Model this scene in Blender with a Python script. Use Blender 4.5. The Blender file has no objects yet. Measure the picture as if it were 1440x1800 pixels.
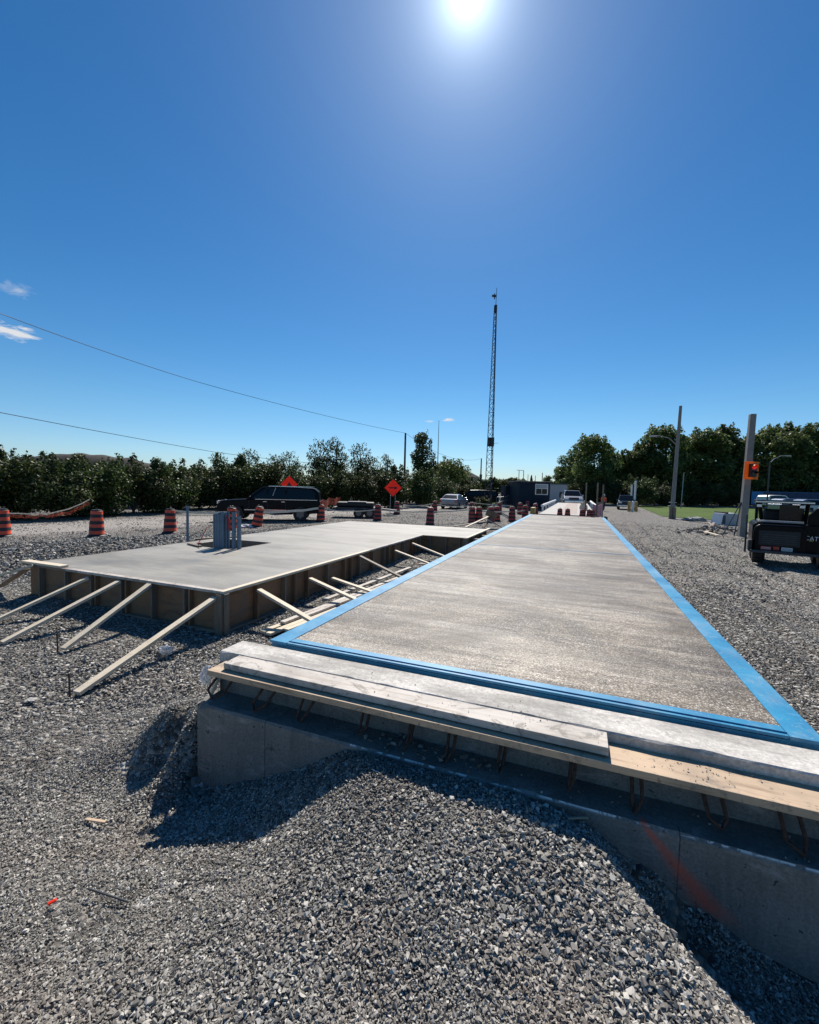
import bpy, bmesh, math, random
import numpy as np
from mathutils import Vector, Matrix, Euler, noise as mnoise

rnd = random.Random(11); nr = np.random.default_rng(5)
scene = bpy.context.scene
C = scene.collection
PI = math.pi

# ---------------------------------------------------------------- camera model (image 1440x1800)
F, PITCH, ROLL, YAW, H = 760., math.radians(-3.35), math.radians(1.45), math.radians(21.23), 2.1
fw = np.array([-math.sin(YAW)*math.cos(PITCH), math.cos(YAW)*math.cos(PITCH), math.sin(PITCH)])
r0 = np.array([math.cos(YAW), math.sin(YAW), 0.]); u0 = np.cross(r0, fw)
rt = r0*math.cos(ROLL)+u0*math.sin(ROLL); up = -r0*math.sin(ROLL)+u0*math.cos(ROLL)
def ray(px, py): return rt*(px-720)/F + up*(900-py)/F + fw
def gp(px, py, z=0.):
    d = ray(px, py); t = (z-H)/d[2]; return Vector((d[0]*t, d[1]*t, z))
def pD(px, py, D):
    d = ray(px, py); return Vector((d[0]*D, d[1]*D, H+d[2]*D))
def pY(px, py, Y):
    d = ray(px, py); t = Y/d[1]; return Vector((d[0]*t, Y, H+d[2]*t))
def pX(px, py, X):
    d = ray(px, py); t = X/d[0]; return Vector((X, d[1]*t, H+d[2]*t))
def gD(px, D, z=0.):                       # ground point below the pixel column at forward depth D
    lo, hi = 700, 3000
    for _ in range(40):
        m = (lo+hi)/2
        if pD(px, m, D).z > z: lo = m
        else: hi = m
    p = pD(px, lo, D); return Vector((p.x, p.y, z))
VIEWAZ = math.atan2(fw[1], fw[0])

# ---------------------------------------------------------------- materials
def newmat(name):
    m = bpy.data.materials.new(name); m.use_nodes = True
    nt = m.node_tree; b = nt.nodes['Principled BSDF']
    return m, nt, b
def N(nt, t, **kw):
    n = nt.nodes.new(t)
    for k, v in kw.items():
        if k.startswith('i_'): n.inputs[k[2:].replace('_', ' ')].default_value = v
        else: setattr(n, k, v)
    return n
def ramp(nt, src, stops):
    r = nt.nodes.new('ShaderNodeValToRGB'); cr = r.color_ramp
    while len(cr.elements) > 1: cr.elements.remove(cr.elements[-1])
    cr.elements[0].position = stops[0][0]; cr.elements[0].color = (*stops[0][1], 1)
    for p, c in stops[1:]:
        e = cr.elements.new(p); e.color = (*c, 1)
    nt.links.new(src, r.inputs[0]); return r.outputs[0]
def g3(v): return (v, v, v)
def coords(nt, kind='Object', scale=(1, 1, 1)):
    tc = nt.nodes.new('ShaderNodeTexCoord'); mp = nt.nodes.new('ShaderNodeMapping')
    mp.inputs['Scale'].default_value = scale
    nt.links.new(tc.outputs[kind], mp.inputs[0]); return mp.outputs[0]
def noise(nt, vec, scale, detail=4, rough=.6, dist=0.):
    n = N(nt, 'ShaderNodeTexNoise'); n.inputs['Scale'].default_value = scale
    n.inputs['Detail'].default_value = detail; n.inputs['Roughness'].default_value = rough
    n.inputs['Distortion'].default_value = dist
    nt.links.new(vec, n.inputs['Vector']); return n.outputs['Fac']
def mixc(nt, fac, a, b, mode='MIX'):
    m = nt.nodes.new('ShaderNodeMix'); m.data_type = 'RGBA'; m.blend_type = mode
    for sock, v in ((m.inputs[0], fac), (m.inputs[6], a), (m.inputs[7], b)):
        if isinstance(v, (int, float)): sock.default_value = v
        elif isinstance(v, tuple): sock.default_value = (*v, 1) if len(v) == 3 else v
        else: nt.links.new(v, sock)
    return m.outputs[2]
def math_(nt, op, a, b=None, clamp=False):
    m = nt.nodes.new('ShaderNodeMath'); m.operation = op; m.use_clamp = clamp
    for s, v in ((m.inputs[0], a), (m.inputs[1], b)):
        if v is None: continue
        if isinstance(v, (int, float)): s.default_value = v
        else: nt.links.new(v, s)
    return m.outputs[0]
def bump(nt, b, h, strength=.5, dist=.01, prev=None):
    n = nt.nodes.new('ShaderNodeBump'); n.inputs['Strength'].default_value = strength
    n.inputs['Distance'].default_value = dist; nt.links.new(h, n.inputs['Height'])
    if prev: nt.links.new(prev, n.inputs['Normal'])
    nt.links.new(n.outputs[0], b.inputs['Normal']); return n.outputs[0]
def simple(name, col, rough=.5, metal=0., var=.25, scale=6., spec=None, bmp=0.):
    m, nt, b = newmat(name)
    v = coords(nt)
    f = noise(nt, v, scale, 5)
    c = ramp(nt, f, [(.3, tuple(x*(1-var) for x in col)), (.7, tuple(min(1, x*(1+var)) for x in col))])
    nt.links.new(c, b.inputs['Base Color'])
    b.inputs['Roughness'].default_value = rough; b.inputs['Metallic'].default_value = metal
    if spec is not None: b.inputs['Specular IOR Level'].default_value = spec
    if bmp: bump(nt, b, noise(nt, v, scale*6, 3), bmp, .01)
    return m
M = {}
def wood(name, a, b_, rough=.7, knots=True, dirt=.3, ring=28):
    m, nt, b = newmat(name)
    oi = N(nt, 'ShaderNodeObjectInfo')
    tc = nt.nodes.new('ShaderNodeTexCoord')
    add = N(nt, 'ShaderNodeVectorMath', operation='ADD'); nt.links.new(tc.outputs['Object'], add.inputs[0])
    sc = N(nt, 'ShaderNodeVectorMath', operation='SCALE'); nt.links.new(oi.outputs['Location'], sc.inputs[0]); sc.inputs['Scale'].default_value = 7.3
    nt.links.new(sc.outputs[0], add.inputs[1])
    mp = N(nt, 'ShaderNodeMapping'); mp.inputs['Scale'].default_value = (1.2, ring, ring); nt.links.new(add.outputs[0], mp.inputs[0])
    f = noise(nt, mp.outputs[0], 1.4, 5, .6, .6)
    c = ramp(nt, f, [(.3, b_), (.5, a), (.75, tuple(x*.85 for x in a))])
    f2 = noise(nt, add.outputs[0], 2.5, 5, .65)
    d = ramp(nt, f2, [(.45, g3(0)), (.75, g3(1))])
    c = mixc(nt, math_(nt, 'MULTIPLY', d, dirt), c, (.12, .105, .09))
    f6 = noise(nt, add.outputs[0], 7, 6, .75, 1.)
    c = mixc(nt, math_(nt, 'MULTIPLY', ramp(nt, f6, [(.54, g3(0)), (.60, g3(1))]), dirt*1.1), c, (.16, .135, .11))
    f3 = noise(nt, add.outputs[0], 30, 2, .5)
    s = ramp(nt, f3, [(.68, g3(0)), (.72, g3(1))])
    c = mixc(nt, math_(nt, 'MULTIPLY', s, .5), c, (.06, .05, .04))
    nt.links.new(c, b.inputs['Base Color']); b.inputs['Roughness'].default_value = rough
    bump(nt, b, f, .25, .003)
    return m
M['lumber'] = wood('fresh lumber', (.70, .60, .45), (.54, .43, .28), dirt=.2)
M['lumber2'] = wood('weathered lumber', (.24, .18, .13), (.11, .085, .06), dirt=.5)
M['plankwet'] = wood('concrete spattered plank', (.55, .50, .44), (.34, .28, .22), dirt=.6, ring=14)
M['plankorange'] = wood('orange pine plank', (.56, .41, .27), (.34, .23, .145), dirt=.45, ring=14)
M['ply'] = wood('form plywood', (.27, .145, .07), (.12, .062, .032), ring=5, dirt=.6)

def concrete(name, c0, c1, scale=1.5, rough=.8, fine=60, bm=.3, streak=None, spots=False):
    m, nt, b = newmat(name)
    v = coords(nt)
    f = noise(nt, v, scale, 7, .65, .3)
    c = ramp(nt, f, [(.28, c0), (.72, c1)])
    f2 = noise(nt, v, fine, 3, .7)
    c = mixc(nt, .35, c, ramp(nt, f2, [(.35, tuple(x*.55 for x in c0)), (.65, tuple(min(1, x*1.35) for x in c1))]))
    if streak:
        vs = coords(nt, 'Object', streak)
        f3 = noise(nt, vs, 1., 6, .7, .2)
        c = mixc(nt, ramp(nt, f3, [(.42, g3(0)), (.62, g3(.65))]), c, tuple(x*.55 for x in c0))
    if spots:
        f4 = noise(nt, v, 14, 3, .6); c = mixc(nt, ramp(nt, f4, [(.66, g3(0)), (.74, g3(.8))]), c, tuple(x*.35 for x in c0))
    nt.links.new(c, b.inputs['Base Color'])
    nt.links.new(ramp(nt, f, [(.3, g3(rough-.12)), (.7, g3(min(1, rough+.1)))]), b.inputs['Roughness'])
    bump(nt, b, f2, bm, .004)
    return m
M['slab'] = concrete('smooth fresh concrete', (.225, .21, .175), (.345, .325, .28), 1.3, .6, 140, .15, streak=(.35, 1.4, 1))
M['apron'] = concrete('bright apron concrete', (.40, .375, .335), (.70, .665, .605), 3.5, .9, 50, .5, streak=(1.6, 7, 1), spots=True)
M['far_concrete'] = concrete('far concrete', (.30, .285, .26), (.44, .425, .39), 1., .8, 30, .3)

# foundation: board-formed, with a form seam, tie marks and an orange sprayed line
def mat_foundation():
    m, nt, b = newmat('foundation concrete')
    v = coords(nt); f = noise(nt, v, 2.2, 7, .65, .4)
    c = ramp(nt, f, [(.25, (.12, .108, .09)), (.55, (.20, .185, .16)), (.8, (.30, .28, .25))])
    f2 = noise(nt, v, 70, 3, .7); c = mixc(nt, .3, c, ramp(nt, f2, [(.35, g3(.08)), (.65, g3(.34))]))
    vs = coords(nt, 'Object', (7, 7, .9)); c = mixc(nt, ramp(nt, noise(nt, vs, 1., 6, .7), [(.48, g3(0)), (.66, g3(.6))]), c, (.09, .085, .08))
    f4 = noise(nt, v, 9, 4, .7); c = mixc(nt, ramp(nt, f4, [(.64, g3(0)), (.70, g3(.85))]), c, (.055, .05, .045))
    sep = N(nt, 'ShaderNodeSeparateXYZ'); nt.links.new(v, sep.inputs[0]); X, Y, Z = sep.outputs
    wob = math_(nt, 'MULTIPLY', math_(nt, 'SUBTRACT', noise(nt, v, 5, 3), .5), .02)
    front = math_(nt, 'LESS_THAN', Y, 2.25)
    seams = None
    for sx in (-1.82, .5):
        d = math_(nt, 'ABSOLUTE', math_(nt, 'ADD', math_(nt, 'SUBTRACT', X, sx), math_(nt, 'MULTIPLY', wob, .15)))
        s = math_(nt, 'LESS_THAN', d, .0028); seams = s if seams is None else math_(nt, 'MAXIMUM', seams, s)
    c = mixc(nt, math_(nt, 'MULTIPLY', math_(nt, 'MULTIPLY', seams, front), .85), c, (.03, .03, .03))
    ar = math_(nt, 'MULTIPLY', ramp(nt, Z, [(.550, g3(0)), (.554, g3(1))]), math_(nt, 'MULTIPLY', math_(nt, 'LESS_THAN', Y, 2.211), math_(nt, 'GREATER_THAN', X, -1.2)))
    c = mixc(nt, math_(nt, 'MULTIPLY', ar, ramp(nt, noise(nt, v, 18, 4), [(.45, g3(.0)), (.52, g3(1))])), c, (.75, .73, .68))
    hb = noise(nt, v, 38, 2, .5); c = mixc(nt, ramp(nt, hb, [(.70, g3(0)), (.73, g3(.9))]), c, (.03, .028, .025))
    vt = N(nt, 'ShaderNodeTexVoronoi'); vt.inputs['Scale'].default_value = 2.6; nt.links.new(v, vt.inputs['Vector'])
    c = mixc(nt, ramp(nt, vt.outputs['Distance'], [(.035, g3(.9)), (.05, g3(0))]), c, (.035, .03, .027))
    pale = noise(nt, coords(nt, 'Object', (3, 3, 6)), 1.2, 6, .75, 1.); c = mixc(nt, ramp(nt, pale, [(.55, g3(0)), (.68, g3(.55))]), c, (.40, .385, .355))
    # orange sprayed line
    # x as a function of z : (.33,.59) (.51,.42) (.62,.27)
    lx = math_(nt, 'ADD', math_(nt, 'MULTIPLY', math_(nt, 'SUBTRACT', .59, Z), .92), .325)
    d = math_(nt, 'ABSOLUTE', math_(nt, 'ADD', math_(nt, 'SUBTRACT', X, lx), wob))
    wd = math_(nt, 'ADD', math_(nt, 'MULTIPLY', math_(nt, 'SUBTRACT', .59, Z), .17), .01)
    k = math_(nt, 'SUBTRACT', 1., math_(nt, 'DIVIDE', d, math_(nt, 'MULTIPLY', wd, 1.5)), True)
    k = math_(nt, 'MULTIPLY', k, math_(nt, 'MULTIPLY', front, ramp(nt, Z, [(.2, g3(0)), (.27, g3(1))])))
    k = math_(nt, 'MULTIPLY', k, ramp(nt, noise(nt, v, 80, 3), [(.3, g3(.4)), (.6, g3(1))]))
    c = mixc(nt, k, c, (.62, .13, .07))
    nt.links.new(c, b.inputs['Base Color']); b.inputs['Roughness'].default_value = .85
    bump(nt, b, f2, .35, .005)
    return m
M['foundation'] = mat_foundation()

def mat_deck():
    m, nt, b = newmat('broomed deck concrete')
    v = coords(nt)
    f = noise(nt, v, 1.5, 9, .74, .9)
    c = ramp(nt, f, [(.38, (.05, .036, .022)), (.5, (.11, .082, .052)), (.60, (.205, .163, .115))])
    vs = coords(nt, 'Object', (.30, 3.4, 1)); f3 = noise(nt, vs, 1., 7, .7, .7)
    c = mixc(nt, ramp(nt, f3, [(.48, g3(0)), (.58, g3(.8))]), c, (.26, .215, .16))
    vs2 = coords(nt, 'Object', (.28, 1.5, 1)); f5 = noise(nt, vs2, 1.25, 7, .68, 1.1)
    c = mixc(nt, ramp(nt, f5, [(.5, g3(0)), (.58, g3(.85))]), c, (.07, .05, .033))
    vb = coords(nt, 'Object', (11, 240, 1)); fb = noise(nt, vb, 1., 3, .6)
    c = mixc(nt, ramp(nt, fb, [(.35, g3(.45)), (.5, g3(0)), (.52, g3(0)), (.66, g3(.3))]), c, mixc(nt, math_(nt, 'GREATER_THAN', fb, .5), (.04, .032, .025), (.5, .47, .42)))
    fg = noise(nt, v, 85, 3, .8)
    c = mixc(nt, ramp(nt, fg, [(.38, g3(.85)), (.48, g3(0)), (.54, g3(0)), (.64, g3(.75))]), c, mixc(nt, math_(nt, 'GREATER_THAN', fg, .5), (.03, .024, .02), (.6, .57, .52)))
    vq = coords(nt, 'Object', (.22, 1.9, 1)); fq = noise(nt, vq, 1.6, 8, .72, .8)
    c = mixc(nt, 1., c, ramp(nt, fq, [(.36, (.76, .75, .74)), (.47, (1., 1., 1.)), (.52, (1.1, 1.1, 1.1)), (.60, (1.35, 1.38, 1.40))]), 'MULTIPLY')
    fk = noise(nt, v, .55, 6, .7, 1.5); c = mixc(nt, 1., c, ramp(nt, fk, [(.38, (.60, .56, .50)), (.5, (1.05, 1.05, 1.03)), (.62, (1.4, 1.4, 1.36))]), 'MULTIPLY')
    nt.links.new(c, b.inputs['Base Color'])
    nt.links.new(ramp(nt, f3, [(.35, g3(.62)), (.65, g3(.40))]), b.inputs['Roughness'])
    b.inputs['Specular IOR Level'].default_value = .3
    n1 = bump(nt, b, fb, .3, .004); bump(nt, b, fg, .5, .005, n1)
    return m
M['deck'] = mat_deck()

def mat_blue():
    m, nt, b = newmat('blue painted steel')
    v = coords(nt); f = noise(nt, v, 4, 5, .6)
    c = ramp(nt, f, [(.3, (.008, .17, .34)), (.7, (.02, .27, .46))])
    vs = coords(nt, 'Object', (1, 1, 1)); f2 = noise(nt, vs, 12, 8, .8, 1.2)
    c = mixc(nt, ramp(nt, f2, [(.56, g3(0)), (.70, g3(.55))]), c, (.35, .52, .68))
    f3 = noise(nt, v, 1.7, 5, .7, .5)
    c = mixc(nt, ramp(nt, f3, [(.5, g3(0)), (.7, g3(.45))]), c, (.22, .30, .36))
    f4 = noise(nt, v, 45, 4, .7); c = mixc(nt, ramp(nt, f4, [(.66, g3(0)), (.70, g3(.7))]), c, (.45, .47, .47))
    nt.links.new(c, b.inputs['Base Color']); b.inputs['Roughness'].default_value = .42
    nt.links.new(ramp(nt, f3, [(.3, g3(.34)), (.7, g3(.6))]), b.inputs['Roughness'])
    return m
M['blue'] = mat_blue()

def mat_stone():
    m, nt, b = newmat('crushed limestone')
    a = N(nt, 'ShaderNodeAttribute', attribute_name='tint')
    c = ramp(nt, a.outputs['Fac'], [(0, (.03, .027, .022)), (.35, (.14, .126, .101)), (.7, (.33, .305, .258)), (1, (.68, .64, .56))])
    v = coords(nt); f = noise(nt, v, 60, 3)
    c = mixc(nt, .25, c, ramp(nt, f, [(.3, g3(.06)), (.7, g3(.42))]))
    fr = noise(nt, v, 1.1, 5, .6, .5)
    c = mixc(nt, ramp(nt, fr, [(.50, g3(0)), (.68, g3(.38))]), c, (.24, .185, .14))
    nt.links.new(c, b.inputs['Base Color']); b.inputs['Roughness'].default_value = .75
    return m
M['stone'] = mat_stone()

def mat_ground():
    m, nt, b = newmat('gravel ground')
    v = coords(nt)
    vo = N(nt, 'ShaderNodeTexVoronoi'); vo.inputs['Scale'].default_value = 26; nt.links.new(v, vo.inputs['Vector'])
    vo2 = N(nt, 'ShaderNodeTexVoronoi'); vo2.inputs['Scale'].default_value = 9; nt.links.new(v, vo2.inputs['Vector'])
    cell = N(nt, 'ShaderNodeSeparateColor'); nt.links.new(vo.outputs['Color'], cell.inputs[0])
    c = ramp(nt, cell.outputs[0], [(0, (.03, .027, .022)), (.5, (.12, .108, .09)), (.8, (.30, .28, .245)), (1, (.55, .54, .51))])
    f = noise(nt, v, .35, 6, .6, .5)
    fine = noise(nt, v, 120, 2)
    dirt = ramp(nt, fine, [(.3, (.15, .135, .115)), (.7, (.33, .305, .27))])
    # the compacted haul road on the far side (smoother, paler) : distance from a line
    sep = N(nt, 'ShaderNodeSeparateXYZ'); nt.links.new(v, sep.inputs[0])
    A = gp(60, 929); B_ = gp(640, 897); dx, dy = B_.x-A.x, B_.y-A.y; L = math.hypot(dx, dy); nx, ny = -dy/L, dx/L
    dd = math_(nt, 'ADD', math_(nt, 'MULTIPLY', math_(nt, 'SUBTRACT', sep.outputs[0], A.x), nx), math_(nt, 'MULTIPLY', math_(nt, 'SUBTRACT', sep.outputs[1], A.y), ny))
    dd = math_(nt, 'ADD', math_(nt, 'ABSOLUTE', dd), math_(nt, 'MULTIPLY', f, 2.))
    rmask = ramp(nt, math_(nt, 'DIVIDE', dd, 6.), [(.45, g3(.85)), (.75, g3(0))])
    c = mixc(nt, rmask, c, mixc(nt, .5, dirt, (.40, .365, .33)))
    pm = ramp(nt, f, [(.5, g3(0)), (.7, g3(.6))])
    c = mixc(nt, pm, c, dirt)
    nt.links.new(c, b.inputs['Base Color']); b.inputs['Roughness'].default_value = .9
    h = math_(nt, 'ADD', math_(nt, 'MULTIPLY', vo.outputs['Distance'], -1.), math_(nt, 'MULTIPLY', vo2.outputs['Distance'], -.8))
    inv = math_(nt, 'SUBTRACT', 1., rmask)
    h = math_(nt, 'MULTIPLY', h, math_(nt, 'ADD', math_(nt, 'MULTIPLY', inv, .8), .2))
    bump(nt, b, h, 1., .05)
    return m
M['ground'] = mat_ground()

def mat_grass():
    m, nt, b = newmat('mown grass')
    v = coords(nt); f = noise(nt, v, .25, 6, .65); f2 = noise(nt, v, 9, 4, .7)
    c = ramp(nt, f, [(.3, (.03, .07, .008)), (.7, (.085, .145, .02))])
    c = mixc(nt, .5, c, ramp(nt, f2, [(.35, (.025, .05, .007)), (.65, (.12, .175, .032))]))
    nt.links.new(c, b.inputs['Base Color']); b.inputs['Roughness'].default_value = .9
    b.inputs['Specular IOR Level'].default_value = .15
    bump(nt, b, f2, .8, .08); return m
M['grass'] = mat_grass()

def mat_leaf(name, dark, mid, light, trans=.35):
    m, nt, b = newmat(name)
    a = N(nt, 'ShaderNodeAttribute', attribute_name='tint')
    c = ramp(nt, a.outputs['Fac'], [(0, dark), (.55, mid), (1, light)])
    oi = N(nt, 'ShaderNodeObjectInfo')
    hs = N(nt, 'ShaderNodeHueSaturation'); nt.links.new(c, hs.inputs['Color'])
    nt.links.new(math_(nt, 'ADD', math_(nt, 'MULTIPLY', oi.outputs['Random'], .5), .75), hs.inputs['Value'])
    nt.links.new(math_(nt, 'ADD', math_(nt, 'MULTIPLY', oi.outputs['Random'], .03), .485), hs.inputs['Hue'])
    nt.links.new(hs.outputs[0], b.inputs['Base Color']); b.inputs['Roughness'].default_value = .55
    b.inputs['Specular IOR Level'].default_value = .3
    t = N(nt, 'ShaderNodeBsdfTranslucent'); nt.links.new(hs.outputs[0], t.inputs[0])
    mx = N(nt, 'ShaderNodeMixShader'); mx.inputs[0].default_value = trans
    nt.links.new(b.outputs[0], mx.inputs[1]); nt.links.new(t.outputs[0], mx.inputs[2])
    nt.links.new(mx.outputs[0], nt.nodes['Material Output'].inputs[0]); return m
M['net'] = None
M['leaf'] = mat_leaf('leaves', (.018, .03, .008), (.048, .068, .018), (.14, .17, .045))
M['leaf_dark'] = mat_leaf('dark leaves', (.02, .032, .010), (.052, .07, .022), (.14, .165, .055), .35)
M['leaf_light'] = mat_leaf('yellow green leaves', (.06, .085, .015), (.14, .18, .04), (.25, .28, .08))
M['leaf_wood'] = mat_leaf('wood leaves', (.04, .062, .018), (.10, .14, .04), (.25, .31, .10), .42)
M['bark'] = simple('bark', (.10, .08, .065), .9, var=.4, scale=12)
M['soil'] = simple('dark soil', (.045, .038, .032), .95, var=.5, scale=2, bmp=.8)

M['orange'] = simple('orange reflective band', (.85, .075, .015), .5, var=.2, scale=9)
def grime(m, amt=.5):
    nt = m.node_tree; b = nt.nodes['Principled BSDF']; l = b.inputs['Base Color'].links[0]; src = l.from_socket
    oi = N(nt, 'ShaderNodeObjectInfo'); tc = nt.nodes.new('ShaderNodeTexCoord'); ad = N(nt, 'ShaderNodeVectorMath', operation='ADD')
    nt.links.new(tc.outputs['Object'], ad.inputs[0]); nt.links.new(oi.outputs['Location'], ad.inputs[1])
    f = noise(nt, ad.outputs[0], 7, 6, .75, 1.)
    c = mixc(nt, ramp(nt, f, [(.45, g3(0)), (.65, g3(amt))]), src, (.16, .13, .105))
    nt.links.new(c, b.inputs['Base Color'])
grime(M['orange'])
M['redbrown'] = simple('faded red barrel band', (.55, .045, .02), .55, var=.25, scale=9)
M['black'] = simple('black rubber', (.016, .016, .017), .6, var=.3)
grime(M['redbrown'], .6)
M['blackband'] = simple('black band', (.02, .016, .014), .5, var=.5)
M['carblack'] = simple('black car paint', (.004, .004, .005), .28, var=.1, spec=.12)
M['carblue'] = simple('dark blue car paint', (.012, .03, .06), .15, var=.1)
M['silver'] = simple('silver car paint', (.30, .33, .38), .25, .5, var=.08)
M['white'] = simple('white paint', (.74, .74, .73), .5, var=.06)
M['glass'] = simple('dark window glass', (.006, .008, .010), .15, var=.1, spec=.3)
M['chrome'] = simple('bright metal', (.55, .56, .58), .25, .9, var=.1)
M['rim'] = simple('alloy rim', (.16, .16, .165), .35, .7, var=.1)
M['steel'] = simple('galvanised steel', (.30, .31, .32), .5, .6, var=.2)
M['darksteel'] = simple('dark steel', (.06, .065, .07), .55, .4, var=.3)
M['rust'] = simple('rusty rebar', (.07, .04, .028), .85, var=.5, scale=40, bmp=.4)
M['conduit'] = simple('blue grey conduit', (.10, .16, .225), .45, var=.15)
M['redcable'] = simple('red cable', (.45, .02, .015), .5)
M['tape'] = simple('cream barrier tape', (.72, .60, .46), .6, var=.25, scale=14)
M['pinkmesh'] = simple('pink mesh fabric', (.62, .30, .32), .7, var=.25, scale=20)
M['orangenet'] = simple('orange safety netting', (.40, .06, .02), .7, var=.4, scale=14)
_nt = M['orangenet'].node_tree; _b = _nt.nodes['Principled BSDF']
_nt.links.new(ramp(_nt, noise(_nt, coords(_nt), 16, 2), [(.47, g3(0)), (.49, g3(1))]), _b.inputs['Alpha'])
M['signorange'] = simple('fluorescent orange sign', (.80, .055, .012), .45, var=.06)
M['signblack'] = simple('sign black', (.012, .01, .01), .5)
M['navy'] = simple('navy cladding', (.005, .016, .032), .55, var=.2, scale=2, spec=.2)
M['contblue'] = simple('container blue', (.018, .05, .13), .5, var=.25, scale=1)
M['contbright'] = simple('bright blue panel', (.02, .19, .42), .5, var=.15, scale=1)
M['pole'] = concrete('concrete pole', (.15, .14, .125), (.28, .27, .25), 3, .8, 60, .2)
M['grey'] = simple('grey plastic', (.35, .36, .38), .5, var=.1)
M['rubble'] = simple('rubble', (.22, .20, .175), .9, var=.55, scale=5, bmp=.6)
M['yellow'] = simple('yellow paint', (.36, .24, .07), .6, var=.2)
M['traffic'] = simple('traffic signal amber', (.78, .20, .015), .45, var=.08)
def translucent(m, k):
    nt = m.node_tree; b = nt.nodes['Principled BSDF']; t = N(nt, 'ShaderNodeBsdfTranslucent'); x = N(nt, 'ShaderNodeMixShader'); x.inputs[0].default_value = k
    if b.inputs['Base Color'].links: nt.links.new(b.inputs['Base Color'].links[0].from_socket, t.inputs[0])
    nt.links.new(b.outputs[0], x.inputs[1]); nt.links.new(t.outputs[0], x.inputs[2]); nt.links.new(x.outputs[0], nt.nodes['Material Output'].inputs[0])
M['signorange'] = simple('fluorescent orange sign', (.92, .05, .010), .45, var=.05)
M['traffic'] = simple('traffic signal amber', (.95, .27, .015), .45, var=.03)
M['skin'] = simple('skin', (.42, .24, .17), .5, var=.05)
M['vest'] = simple('orange vest', (.80, .10, .03), .7, var=.1)
M['trouser'] = simple('dark trousers', (.025, .028, .035), .8)
M['roof'] = simple('dark roof shingles', (.045, .043, .045), .85, var=.3, scale=4)
M['wrap'] = None
translucent(M['signorange'], .35); translucent(M['traffic'], .4)
def mat_emit(name, col, s):
    m, nt, b = newmat(name); b.inputs['Base Color'].default_value = (*col, 1)
    b.inputs['Emission Color'].default_value = (*col, 1); b.inputs['Emission Strength'].default_value = s
    b.inputs['Roughness'].default_value = .3; return m
M['redlamp'] = mat_emit('red lamp', (.8, .01, .01), .3)
def mat_plastic():
    m, nt, b = newmat('clear plastic wrap'); b.inputs['Base Color'].default_value = (.7, .72, .74, 1)
    b.inputs['Roughness'].default_value = .25; b.inputs['Alpha'].default_value = .55; return m
M['wrap'] = mat_plastic()

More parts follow.
